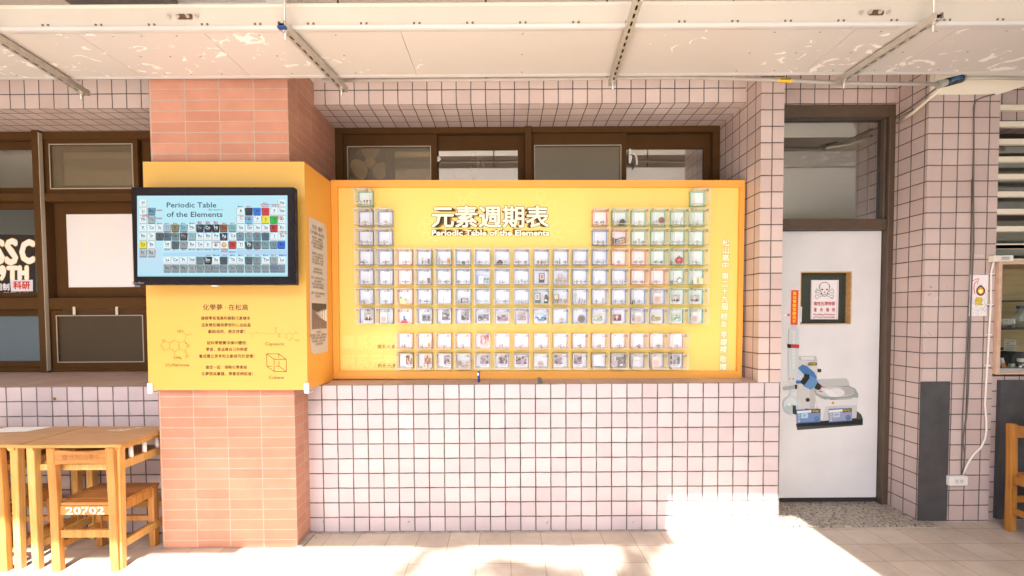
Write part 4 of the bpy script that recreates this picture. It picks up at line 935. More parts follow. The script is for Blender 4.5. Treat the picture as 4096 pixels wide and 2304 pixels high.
TC = dict(Be='#6a9cb4', Mg='#a9bcc0', C='#2e2a38', N='#1f78e8', O='#e0322e', Si='#7fc4ea', S='#f2ea3a', Cl='#22c23c', Ti='#a8c4d2', V='#8d8458', Cr='#8cc0cc', Fe='#2c303c', Co='#0c1418', Ni='#0c1418', Cu='#9a5a2c', Zn='#84b8bc', Br='#cc2a1e', Y='#4e5a5c', Zr='#54747c', Nb='#7c9498', Mo='#3c2c30', Tc='#9abcc4', Ag='#14284c', In='#7a98a4', Sn='#8aa8ac', Sb='#708c94', Te='#4c6a7c', Cs='#f0e436', Ta='#5a686c', W='#98a4a8', Hg='#e02a1c', Pb='#2e4a50', Bi='#68747c', Po='#84a0a8', At='#7898a4', Rn='#2468e8', Fr='#b6c4c8', Ra='#c0cccc', Pm='#74888c', Sm='#14181c', Gd='#485660', Ho='#58666e', Er='#8a989c', Yb='#a4b0b2', Ac='#9ca8a8', Th='#949ea0', Pa='#9aa2a2', U='#a6acaa', Np='#929c9e', Pu='#8c989c', Am='#909ca0', Cm='#8a96a0', Bk='#98a4a6', Cf='#8a98a0', Es='#949ea2', Fm='#8e989e', Md='#98a2a6', No='#76889c', Lr='#8894a2')
DK = {'Co', 'Ni', 'Ag', 'Sm', 'Pb'}; FA = {'Mg', 'Tc', 'In', 'Sn', 'Sb', 'Te', 'Po', 'At', 'Pm', 'Gd', 'Ho', 'Er', 'Yb', 'Np', 'Pu', 'Am', 'Cm', 'Bk', 'Cf', 'Es', 'Fm', 'Md', 'No', 'Lr', 'Bi', 'Mo', 'Fe', 'Ti', 'Al', 'W', 'Zn'}
def shade(h, f_): h = h.lstrip('#'); return '#' + ''.join('%02x' % max(0, min(255, int(int(h[i:i + 2], 16) * f_))) for i in (0, 2, 4))
for n_ in range(1, 104):
    e_, _c = ELS[n_ - 1]; cx, rw = cell(n_)
    if rw < 8: x, y = COLX[cx], (130, 262, 395, 530, 665, 800, 935)[rw]
    else: x, y = COLX[cx + 3], (1050 if rw == 8 else 1180)
    col = TC.get(e_, WHT); k = 2 + (n_ % 3) * .1
    s_ = -1 if x < 1300 else 1; e2 = 14
    p.poly([(x - 58 - s_ * e2, y - 50), (x + 58 - s_ * e2, y - 50), (x + 58 - s_ * e2 * .3, y + 70), (x - 58 - s_ * e2 * .3, y + 70)], shade(col, .62 if col != WHT else .78), k)
    p.rect(x - 57, y - 57, x + 57, y + 55, col, k + .6)
    if e_ in ('Pt', 'Au'):
        p.disc(x, y + 2, 42 if e_ == 'Au' else 26, '#d8a05a' if e_ == 'Au' else '#4c6a78', k=k + 1); p.disc(x + 4, y - 4, 24 if e_ == 'Au' else 12, '#f0cf8e' if e_ == 'Au' else '#dfe9ee', k=k + 1.5); continue
    if e_ == 'C': continue
    ik = '#f4fafc' if e_ in DK else (shade(col, .72) if e_ in FA else '#141c28')
    if e_ in ('Mo', 'Fe'): ik = '#9aa4a8'
    p.text(e_, x + (6 if col == WHT else 0), y + 12, 62, ik, 'c', k=k + 1, bold=1.2)
    p.text(str(n_), x - 44, y - 32, 26, ik, 'l', k=k + 1); p.text(TVN[n_ - 1], x, y + 34, 19, ik, 'c', k=k + 1); 
p.k = 4
p.text('Periodic Table', 512, 200, 118, '#1c3650', bold=1.5, width=795); p.text('of the Elements', 512, 352, 118, '#1c3650', bold=1.5, width=895); p.text('謙之 2025.09.19', 1186, 250, 36, '#2c4258', width=230)
RED, BLU = '#c02438', '#1c3ca0'
for s_, x, y, c_ in (('鈹(鑄模)', 392, 256, RED), ('鎂(鑄模)', 392, 386, RED), ('鈉(鑄模)', 165, 334, RED), ('玻封大管', 168, 362, RED), ('鈧¥500', 392, 470, BLU), ('鈦¥15', 513, 468, RED), ('釩¥80', 648, 468, RED), ('鉻¥44', 775, 468, RED), ('錳¥490', 915, 466, BLU), ('鐵¥29', 1040, 444, RED), ('(鑄面)', 1040, 466, RED), ('鈷¥69', 1172, 444, RED), ('(鑄面)', 1172, 466, RED), ('鎳¥46', 1300, 444, RED), ('(鑄面)', 1300, 466, RED), ('銅¥26', 1438, 466, RED), ('鋅¥15', 1568, 466, RED), ('硼¥800', 1695, 196, BLU), ('碳¥15', 1832, 196, RED), ('氧-17', 2095, 140, RED), ('(黃坤博老師)', 2095, 164, RED), ('玻封大管', 2093, 194, RED), ('聚四氟乙烯', 2262, 168, RED), ('(PTFE) ¥19', 2260, 192, RED), ('鋁¥15', 1720, 358, RED), ('矽(晶)', 1832, 368, RED), ('晶相¥90', 1832, 398, RED), ('液氯(鑄模)', 2325, 366, RED), ('玻封小管', 2320, 396, RED), ('鍺¥420', 1850, 492, BLU), ('液氙¥480', 2392, 602, RED), ('玻封小管', 2392, 632, RED), ('釔¥55', 392, 620, RED), ('鋯¥105', 520, 620, RED), ('鈮¥65', 650, 620, RED), ('鉬¥28', 805, 620, RED), ('釕¥3,480', 1045, 610, BLU), ('銠¥22,400', 1170, 610, BLU), ('鈀¥7,800', 1303, 610, BLU), ('銀¥20', 1435, 730, RED), ('銦¥98', 1705, 620, RED), ('錫¥26', 1838, 620, RED), ('銻¥32', 1968, 620, RED), ('碲¥66', 2102, 620, RED), ('鉑(鑄模鉑)', 1310, 770, RED), ('鉿¥480', 522, 890, BLU), ('鉭¥115', 650, 890, RED), ('鎢¥74', 785, 890, RED), ('錸¥1,680', 915, 890, BLU), ('鋨¥6,950', 1045, 890, BLU), ('銥¥44,800', 1172, 890, BLU), ('鉑¥9,000', 1305, 890, BLU), ('金(鑄模製)', 1440, 890, RED), ('蝕刻晶相', 1440, 918, RED), ('金¥20,000', 1572, 926, BLU), ('鉛¥10', 1842, 888, RED), ('鉍¥26', 1968, 888, RED), ('釤¥90', 1180, 980, RED), ('銪¥1,480', 1308, 980, BLU), ('釓¥90', 1442, 980, RED), ('鋱¥400', 1570, 980, BLU), ('鏑¥240', 1702, 980, BLU), ('鈥¥125', 1842, 980, RED), ('鉺¥99', 1970, 980, RED), ('銩¥500', 2102, 980, BLU), ('鐿¥180', 2232, 980, RED), ('鎦(鑭)¥550', 2380, 980, BLU)): p.text(s_, x, y, 27, c_, 'c', bold=.5)
p.build('picture', print_mat('screen_picture', emit=.15, rough=.15), tv)
p = Pic(onY(TVY, .0003)); p.text('FarBar', 531, 1136, 13.5, '#6d5a5c', width=46, bold=.4); p.build('maker_name', M_PRINT, tv)
# ================================================================== display boxes and what stands in them
BW, BH, BD = .110, .1095, .107
GX, GZ, PT = -1.066, .897, .14015
TINT = {'blue': ((.24, .38, .70), 'blue'), 'green': ((.30, .60, .42), 'green'), 'red': ((.78, .30, .22), 'red'), 'pink': ((.72, .46, .46), 'pink'), 'grey': ((.33, .27, .22), 'dark')}
M_SHELL = clear_mat('clear_acrylic', (.992, .994, .996), gloss=.015, edge=.10, diff=.03, dcol=(.9, .9, .88))  # faint white diffuse stands in for haze reflected on the sides
M_LET = mat('lettering_ink', (.075, .065, .05), .6)
PROTO = {}
for k_, (c_, _) in TINT.items():
    e_m = clear_mat(k_ + '_acrylic_edge', tuple(.5 + .48 * v for v in c_), gloss=.1, diff=.5, dcol=tuple(min(.9, .3 + v * .75) for v in c_), edge=.3)
    f_m = clear_mat(k_ + '_acrylic_front_edge', tuple(.8 + .2 * v for v in c_), gloss=.12, diff=.6, dcol=tuple(min(.92, .62 + v * .36) for v in c_), edge=.3)  # front edges made paler, their highlight put into the colour
    r_m = clear_mat(k_ + '_acrylic_band', tuple(.45 + .55 * v for v in c_), gloss=.03, diff=.7, dcol=tuple(.12 + v * 1.0 for v in c_), edge=.15)
    s_m = mat(k_ + '_tinted_sheet', tuple(.86 + .08 * v for v in c_) if k_ != 'grey' else (.87, .865, .87), .5)
    t = .003
    m = MB(); m.box(0, BW, 0, t, 0, BH); m.box(0, t, t, BD, 0, BH); m.box(BW - t, BW, t, BD, 0, BH); m.box(t, BW - t, t, BD, BH - t, BH); m.box(t, BW - t, t, BD, 0, t)
    sh = m.mesh('shell', M_SHELL)
    m = MB(); e = .0024; o_ = .0005
    m.box(-o_, e, -o_, e, -o_, BH + o_, mi=1); m.box(BW - e, BW + o_, -o_, e, -o_, BH + o_, mi=1); m.box(e, BW - e, -o_, e, -o_, e, mi=1); m.box(e, BW - e, -o_, e, BH - e, BH + o_, mi=1)
    for a0, a1 in ((-o_, e), (BW - e, BW + o_)):
        for b0, b1 in ((-o_, e), (BH - e, BH + o_)): m.box(a0, a1, e, BD, b0, b1)
    ed = m.mesh('edges', [e_m, f_m])
    m = MB(); i = t + .0004; y0, y1 = BD - .026, BD - .0006; th = .0022
    m.box(i, i + th, y0, y1, i, BH - i); m.box(BW - i - th, BW - i, y0, y1, i, BH - i); m.box(i + th, BW - i - th, y0, y1, i, i + th); m.box(i + th, BW - i - th, y0, y1, BH - i - th, BH - i)
    rm = m.mesh('back_band', r_m)
    m = MB(); m.box(i + th, BW - i - th, BD - .0025, BD - .001, i + th, BH - i - th); bs = m.mesh('back_sheet', s_m)
    PROTO[k_] = (sh, ed, rm, bs)
GREEN = set('H He C N O F Ne P S Cl Ar Se Br Kr I Xe At Rn Ts Og'.split()); RED_ = set('B Si Ge As Sb Te'.split())
def lettering(items, name):
    P_ = Pic(lambda u, v, k: Vector((u, -.0008, v)))
    for s_, x, z_, size, al, fx in items: P_.text(s_, x, z_, size, (.1, .1, .1), al, down=False, fx=fx)
    me = P_.mesh(name, M_LET); return me
BOX = {}
def place_box(key, cx, rw, tint, items, label):
    jr_ = random.Random(str(key)); x = GX + cx * PT + jr_.uniform(-.0009, .0009); zt_ = GZ - rw * PT - (.038 if rw >= 7 else 0) - (.002 if rw == 8 else 0)
    o = empty('display_box', mat=BF @ Matrix.Translation((x, .093 + jr_.uniform(-.0008, .0004), zt_ - BH)) @ Matrix.Rotation(jr_.gauss(0, .004), 4, 'Y') @ Matrix.Rotation(jr_.gauss(0, .006), 4, 'Z'), label=label, cat='display box', group='clear boxes of the periodic table board')
    for nm, me in zip(('shell', 'edges', 'back_band', 'back_sheet'), PROTO[tint]): inst(nm, me, o)
    [inst('lettering', lettering([it_], 'lettering'), o) for it_ in items if it_[0]]; BOX[key] = o
    return o
for n_, (e_, ch) in enumerate(ELS, 1):
    cx, rw = cell(n_)
    if rw >= 8: cx += 2; rw -= 1
    tint = 'green' if e_ in GREEN else 'red' if e_ in RED_ else 'grey' if 89 <= n_ <= 103 else 'pink' if 57 <= n_ <= 71 or e_ in ('Sc', 'Y') else 'blue'
    place_box(e_, cx, rw, tint, [(str(n_), .007, BH - .0165, .0138, 'l', 1), (e_, BW - .031, BH - .0245, .0135, 'r', 1.05), (ch, BW - .008, BH - .0245, .0215, 'r', 1)], 'clear box with %s edges marked %d %s' % (TINT[tint][1], n_, e_))
place_box('LaS', 2, 5, 'pink', [('鑭系元素', BW - .011, BH - .0265, .0205, 'r', 1)], 'clear box headed 鑭系元素 holding green and yellow blocks')
place_box('AcS', 2, 6, 'pink', [('錒系元素', BW - .011, BH - .0265, .0205, 'r', 1)], 'clear box headed 錒系元素 holding blue and red blocks')

# --- contents
M_AMP = clear_mat('ampoule_glass', (.93, .92, .90), gloss=.12, diff=.20, dcol=(.8, .76, .72), edge=.75)
M_STAND = clear_mat('clear_stand', (.90, .89, .88), gloss=.08, diff=.16, dcol=(.6, .55, .52), edge=.6)
MC = {}
def cm(col, rough=.4, metal=0):
    k = (lin(col), rough, metal)
    if k not in MC: MC[k] = mat('sample_%s' % ['matt', 'metallic'][metal > 0], col, rough, metal, noise=.12, nscale=120)
    return MC[k]
FILL = dict(clear=None, white=('#e8e2da', .4, 0), brown=('#6d4a35', .5, 0), dark=('#3c302a', .4, .3), olive=('#5c5038', .4, .3), grey=('#7a746e', .35, .8), gold=('#b9823a', .35, .8), copper=('#b5603c', .4, .8), orange=('#d9822c', .4, 0), yellow=('#e0bb52', .5, 0), red=('#9a3a30', .5, 0))
def ampoule(o, y, ln, r, fill, tilt=0, upright=False):
    prof = [(0, -ln / 2), (r * .5, -ln / 2 + r * .15), (r * .9, -ln / 2 + r * .6), (r, -ln / 2 + r), (r, ln / 2 - r * 1.6), (r * .7, ln / 2 - r * .9), (r * .3, ln / 2 - r * .4), (r * .18, ln / 2 + r * .5), (0, ln / 2 + r * .8)]
    M = Matrix.Rotation(tilt, 3, 'Y') if tilt else None
    ax = 'z' if upright else 'x'
    b = MB(); b.lathe(prof, (0, 0, 0), 12, axis=ax, M=M); inst('tube', b.mesh('tube', M_AMP), o)
    f_ = FILL[fill]
    if f_:
        q_ = .62; b = MB(); pr = [(0, -ln / 2 + r * .3), (r * .72, -ln / 2 + r), (r * .72, ln * (q_ - .5) - r), (0, ln * (q_ - .5))]
        b.lathe(pr, (0, 0, 0) if upright else (0, 0, -r * .2), 10, axis=ax, M=M); inst('sample', b.mesh('sample', cm(*f_)), o)
def stand(o):
    b = MB()
    for y_ in (-.012, .009): b.prism([(-.0065, 0), (.0065, 0), (.0026, .011), (.0036, .026), (.0012, .031), (-.0012, .031), (-.0036, .026), (-.0026, .011)], 'y', y_, y_ + .002)
    b.box(-.004, .004, -.010, .009, .0095, .0115); b.box(-.012, .012, -.010, .009, 0, .0015)
    return b.mesh('clip_stand', M_STAND)
STAND = stand(None)
def put(box, name, u, w_, y, label, cat, group=None, rot=0):
    m_ = BOX[box].matrix_basis @ Matrix.Translation((u * BW, y, .0034 + w_ * BH)) @ Matrix.Rotation(rot, 4, 'Y')
    return empty(name, mat=m_, label=label, cat=cat, group=group)
def tagtxt(k): return {'LaS': 'box headed 鑭系元素', 'AcS': 'box headed 錒系元素'}.get(k) or 'box marked %d %s' % (NUM[k], k)
FD = dict(clear='clear', white='pale', brown='brown', dark='dark', olive='olive', grey='grey', gold='golden', copper='copper coloured', orange='orange', yellow='yellow', red='reddish')
M_WHITE = mat('white_cap', (.78, .76, .74), .4); M_CARD = mat('white_card', (.80, .79, .80), .5)
def disc_coin(o, r, col, rim=None, metal=.7, cap=False):
    b = MB(); b.lathe([(0, -.0016), (r * .82, -.0016), (r * .86, -.0022), (r, -.0022), (r, .0016), (0, .0016)], (0, 0, r), 24, axis='y'); inst('disc', b.mesh('disc', cm(col, .35, metal)), o)
    b = MB(); random.seed(int(r * 1e5))
    P = [(r * (.5 + .12 * math.sin(3 * t + 1)) * math.cos(t), r + r * (.5 + .16 * math.cos(2 * t)) * math.sin(t)) for t in [2 * math.pi * i / 16 for i in range(16)]]
    b.prism(P, 'y', -.0026, -.0017); inst('relief', b.mesh('relief', cm(shade(col, .8) if isinstance(col, str) else col, .4, metal)), o)
    if cap:
        b = MB(); b.lathe([(r * 1.02, -.0035), (r * 1.2, -.0035), (r * 1.2, .003), (r * 1.02, .003), (r * 1.02, -.0035)], (0, 0, r), 24, axis='y'); inst('capsule', b.mesh('capsule', M_STAND), o)
def vial(o, h, r, capcol, body='#e9dccb', liquid=None):
    b = MB(); b.lathe([(0, 0), (r, 0), (r, h * .62), (r * .7, h * .72), (r * .7, h * .78)], n=14); inst('glass', b.mesh('glass', M_AMP), o)
    b = MB(); b.lathe([(0, .0006), (r * .85, .0006), (r * .85, h * (.35 if liquid else .5)), (0, h * (.35 if liquid else .5))], n=12); inst('sample', b.mesh('sample', cm(liquid or body, .5)), o)
    b = MB(); b.lathe([(0, h), (r * .92, h), (r * .96, h * .97), (r * .96, h * .78), (0, h * .78)], n=14); inst('cap', b.mesh('cap', cm(capcol, .4)), o)
def bottle(o, h, r, col):
    b = MB(); b.lathe([(0, 0), (r, 0), (r, h * .72), (r * .8, h * .78), (0, h * .78)], n=16); inst('body', b.mesh('body', cm(col, .35)), o)
    b = MB(); b.lathe([(0, h), (r * .92, h), (r * .95, h * .985), (r * .95, h * .785), (0, h * .785)], n=16); inst('cap', b.mesh('cap', M_WHITE), o)
    b = MB(); b.lathe([(r * 1.01, h * .3), (r * 1.01, h * .52)], n=16); inst('band', b.mesh('band', cm(shade(col, .72), .5)), o)
def slab(o, wdt, h, col='#d9c3b4', coin='#b9a294', head='#e8ddd6'):
    P_ = MB(); c_ = .003
    P_.prism([(-wdt / 2 + c_, 0), (wdt / 2 - c_, 0), (wdt / 2, c_), (wdt / 2, h - c_), (wdt / 2 - c_, h), (-wdt / 2 + c_, h), (-wdt / 2, h - c_), (-wdt / 2, c_)], 'y', 0, .006); inst('case', P_.mesh('case', cm(col, .3)), o)
    b = MB(); b.box(-wdt * .4, wdt * .4, -.0006, -.0001, h * .68, h * .94); inst('paper_label', b.mesh('paper_label', cm(head, .6)), o)
    b = MB(); b.lathe([(0, -.0012), (wdt * .34, -.0012), (wdt * .37, -.0001)], (0, 0, h * .34), 22, axis='y'); inst('coin', b.mesh('coin', cm(coin, .3, .6)), o)
def photo(o, wdt, h, kind, seed, cap=True, card='#e4e0e2'):
    rnd = random.Random(seed)
    b = MB(); b.box(-wdt / 2, wdt / 2, .0, .0012, 0, h); inst('card', b.mesh('card', cm(card, .5)), o)
    P_ = Pic(lambda u, v, k: Vector((u, -.0002 - .0002 * k, v)))
    x0, x1, z0, z1 = -wdt * .44, wdt * .44, h * (.24 if cap else .05), h * .95
    W2, H2 = x1 - x0, z1 - z0; X = lambda a: x0 + a * W2; Y = lambda a: z0 + a * H2
    pal = {'mono': ['#77747a', '#2e2c30', '#c8c5c6', '#55525a', '#9a979c'], 'sepia': ['#8a6f62', '#3a2a24', '#d8c4b4', '#6a5046', '#b09484'], 'land': ['#7fae9a', '#3c5a48', '#c2b89a', '#5a7a8a', '#d8d4c0'], 'aerial': ['#a89a5c', '#5c5030', '#d2c8a8', '#7a7448', '#8a9a8c'], 'pink': ['#e3a9a4', '#c25a58', '#f3dcd8', '#d88480', '#b9908c'], 'orange': ['#9a5a34', '#4a2a1c', '#d8a070', '#6e3e26', '#e8c49a'], 'blue': ['#5c86b0', '#26384c', '#a8c4d8', '#48685c', '#dfe6ea'], 'portrait': ['#b0ada8', '#26242a', '#d8c4b4', '#6c6a68', '#efe9e4'], 'redportrait': ['#7c2430', '#262c34', '#d8b49c', '#54141e', '#e6ddd6'], 'purple': ['#8e7f86', '#2e2630', '#cfc3c6', '#5c4c58', '#b8a4a8']}[kind]
    P_.rect(X(0), Y(0), X(1), Y(1), pal[0])
    if 'portrait' in kind:
        P_.layer(); P_.poly([(X(.1), Y(0)), (X(.9), Y(0)), (X(.84), Y(.28)), (X(.62), Y(.4)), (X(.38), Y(.4)), (X(.16), Y(.28))], pal[1])
        P_.layer(); P_.poly([(X(.42), Y(.42)), (X(.58), Y(.42)), (X(.5), Y(.08))], pal[4]); P_.disc(X(.5), Y(.64), W2 * .17, pal[2], H2 * .2); P_.layer(); P_.poly([(X(.33), Y(.68)), (X(.36), Y(.84)), (X(.5), Y(.9)), (X(.64), Y(.84)), (X(.67), Y(.68)), (X(.6), Y(.79)), (X(.4), Y(.79))], pal[3] if 'red' not in kind else '#b89a86')
    else:
        P_.layer(); P_.rect(X(0), Y(.62), X(1), Y(1), pal[2] if kind in ('land', 'blue', 'aerial') else pal[4])
        for i in range(26):
            a, b2 = rnd.random(), rnd.random() * .8; ww, hh = rnd.uniform(.04, .2), rnd.uniform(.04, .22); P_.k = 1 + (i % 9) * .4
            P_.poly([(X(max(0, a - ww)), Y(max(0, b2 - hh * rnd.random()))), (X(min(1, a + ww)), Y(max(0, b2 - hh * rnd.random()))), (X(min(1, a + ww * rnd.random())), Y(min(1, b2 + hh))), (X(max(0, a - ww * rnd.random())), Y(min(1, b2 + hh)))], rnd.choice(pal))
    P_.k = 1
    if cap:
        for i in range(3):
            L_ = rnd.uniform(.55, .95); P_.rect(X(.5 - L_ / 2), h * (.19 - i * .055), X(.5 + L_ / 2), h * (.205 - i * .055), '#4a4648')
    inst('picture', P_.mesh('picture', M_PRINT), o)
def rock(o, wdt, h, col, seed, dep=.02):
    rnd = random.Random(seed); b = MB(); n = 14; pr = []
    for k in range(6):
        t = k / 5; rad = (1 - t ** 2.2) ** .5 if k < 5 else .08; pr.append([(wdt / 2 * rad * rnd.uniform(.82, 1.06) * math.cos(2 * math.pi * i / n) + wdt * .06 * t, dep * rad * math.sin(2 * math.pi * i / n) * rnd.uniform(.8, 1.05), h * t) for i in range(n)])
    for A, B_ in zip(pr, pr[1:]):
        for i in range(n): b.face([A[i], A[(i + 1) % n], B_[(i + 1) % n], B_[i]])
    b.face(pr[-1]); inst('stone', b.mesh('stone', cm(col, .6)), o)

SPEC = '''H|A .3 .5 clear;V .56 .27 #2a1c18 black;V .74 .27 #2a1c18 black;V .92 .27 #2a1c18 black
Li|A .57 .45 white
Be|A .6 .33 clear
B|A .24 .28 dark;A .66 .42 dark
C|A .3 .34 white;A .78 .34 white;K .62 .52 .4 #3a1f1a dark red;V .05 .28 #d0552c orange
N|A .45 .5 clear
O|A .3 .5 clear;D .62 .43 #8a5a3c brown
F|A .28 .5 white;E .66 .55 clear
Ne|A .38 .55 clear
Na|A .3 .4 white;A .72 .5 white
Mg|A .52 .7 white
Al|A .3 .4 white;A .65 .6 clear
Si|P .62 .62 .5 chip;D .36 .26 #8f8a90 grey
P|A .2 .34 brown;V .4 .35 #cfa65c amber;A .72 .34 red
S|A .28 .5 yellow;A .74 .4 yellow
Cl|A .45 .9 clear
Ar|A .4 .52 clear
K|A .45 .55 olive
Ca|A .6 .5 white
Sc|A .62 .5 white
Ti|E .4 .52 brown;A .62 .38 white;G .85 .36 silver
V|E .22 .52 dark;A .42 .6 white;O .84 .5 #d8922c orange
Cr|A .24 .34 clear;B .54 .2 #332a2c dark;A .84 .3 clear
Mn|A .33 .34 brown;A .72 .3 clear
Fe|K .34 .46 .3 #4a3224 dark;A .72 .3 clear
Co|A .3 .5 grey;A .75 .3 brown
Ni|D .28 .2 #a8844c golden;K .5 .14 .3 #6d5a40 brown;A .74 .45 gold
Cu|A .25 .33 copper;E .42 .42 copper;A .78 .3 copper
Zn|A .18 .3 clear;A .48 .4 white;A .8 .32 clear
Ga|A .28 .45 white;A .66 .5 white
Ge|A .42 .28 clear
As|A .25 .36 brown;A .6 .36 brown
Se|A .3 .4 dark;A .68 .4 brown
Br|A .02 .45 orange;Q .5 .5 #b8391c orange red
Kr|A .36 .55 clear
Rb|A .45 .62 white
Sr|A .58 .36 clear
Y|A .6 .52 white
Zr|D .38 .17 #a58468 brown;A .45 .5 white;G .84 .4 silver
Nb|A .28 .34 white;A .72 .42 brown
Mo|A .24 .32 brown;A .72 .4 clear
Tc|X .35 .55 carton;V .66 .36 #3d6fc0 blue;V .86 .36 #3d9a58 green
Ru|A .52 .45 clear
Rh|A .28 .4 clear;V .49 .29 #2c4890 blue;A .74 .4 clear
Pd|I .53 .62 #4a3029 brown
Ag|I2 .46 .32 silver;D .28 .3 #b09a8c silver;D .72 .3 #c8a890 pale;A .5 .6 white
Cd|A .25 .34 white;A .55 .28 clear;A .84 .3 brown
In|A .42 .34 clear
Sn|A .2 .36 white;A .66 .44 white
Sb|A .25 .44 brown;A .66 .36 brown
Te|A .34 .48 white
I|A .14 .55 dark;Q .55 .42 #e6dac6 clear
Xe|B .28 .3 #e4ddc6 clear;B .62 .36 #e8d9a0 yellowish
Cs|A .46 .66 gold
Ba|A .55 .36 white
LaS|L .42 .55 lan
Hf|A .26 .38 white;A .7 .42 brown
Ta|R .52 .2 bead
W|X2 .55 .36 card;A .22 .3 brown;A .72 .42 brown
Re|A .26 .34 white;A .7 .34 clear
Os|A .26 .4 clear;A .72 .42 dark
Ir|A .27 .34 clear;E .48 .32 red;A .73 .34 clear
Pt|I .24 .68 #3c6350 green;B2 .78 .58 #3a332c dark
Au|I .22 .58 #6b5d55 grey;V .18 .3 #241c1c black;V .36 .3 #2c3c80 dark blue;V .5 .3 #2c4890 blue;D .76 .24 #c49a5c golden
Hg|E .16 .75 clear;E .44 .4 brown;E .62 .34 clear;A .74 .4 white
Tl|A .24 .28 white;V .68 .5 #f0e6e0 white
Pb|A .2 .34 dark;A .66 .36 brown
Bi|K .14 .22 .3 #4a5230 green;A .5 .34 gold
Po|S .4 .68 pinkish
At|F -.02 .68 .62 portrait
Rn|F -.06 .68 .62 portrait
Fr|F .86 .66 .76 portrait
Ra|S .4 .66 clear
AcS|L .42 .45 act
Rf|F .68 .68 .6 mono
Db|F .64 .62 .8 mono
Sg|F .62 .62 .8 mono
Bh|F .55 .84 .62 mono
Hs|F .52 .86 .62 purple
Mt|F .5 .66 .8 purple
Ds|F .46 .86 .6 blue
Rg|D .56 .34 #cbb6b8 pale
Cn|D .56 .46 #6d5c54 dark
Nh|F .3 .7 .6 land
Fl|F .28 .66 .6 redportrait
Mc|F .05 .62 .6 purple;S .48 .7 pale
Lv|F .08 .74 .6 aerial
Ts|F .02 .8 .6 land
Og|F -.02 .6 .66 blue;S .32 .7 pale
La|A .52 .55 gold
Ce|A .38 .56 white;O .84 .44 #e6a82c yellow
Pr|A .52 .44 white
Nd|A .52 .44 white
Pm|F .62 .64 .86 pink
Sm|A .52 .44 brown
Eu|A .52 .44 dark
Gd|A .52 .44 brown
Tb|A .52 .44 olive
Dy|A .52 .44 brown
Ho|A .52 .44 brown
Er|A .52 .44 dark
Tm|A .52 .44 brown
Yb|A .52 .44 olive
Lu|A .42 .4 clear
Ac|F .74 .46 .84 orange
Th|F .72 .52 .9 orange;B .54 .26 #d8bfae pinkish
Pa|F .7 .52 .86 purple
U|D .3 .38 #8f7c6c brown;B .78 .34 #b08f7c brown
Np|F .6 .62 .9 purple
Pu|F .55 .66 .9 purple
Am|F .48 .82 .8 purple
Cm|D .46 .34 #a89488 grey
Bk|F .32 .62 .9 purple
Cf|F .3 .62 .9 purple
Es|W .42 .72 card
Fm|D .12 .36 #b8a0a8 pale;B2 .62 .72 #6d5d52 grey
Md|S .4 .7 pale
No|S .36 .7 pinkish
Lr|F .02 .72 .84 mono'''
NAMES = dict(A='ampoule', E='ampoule')
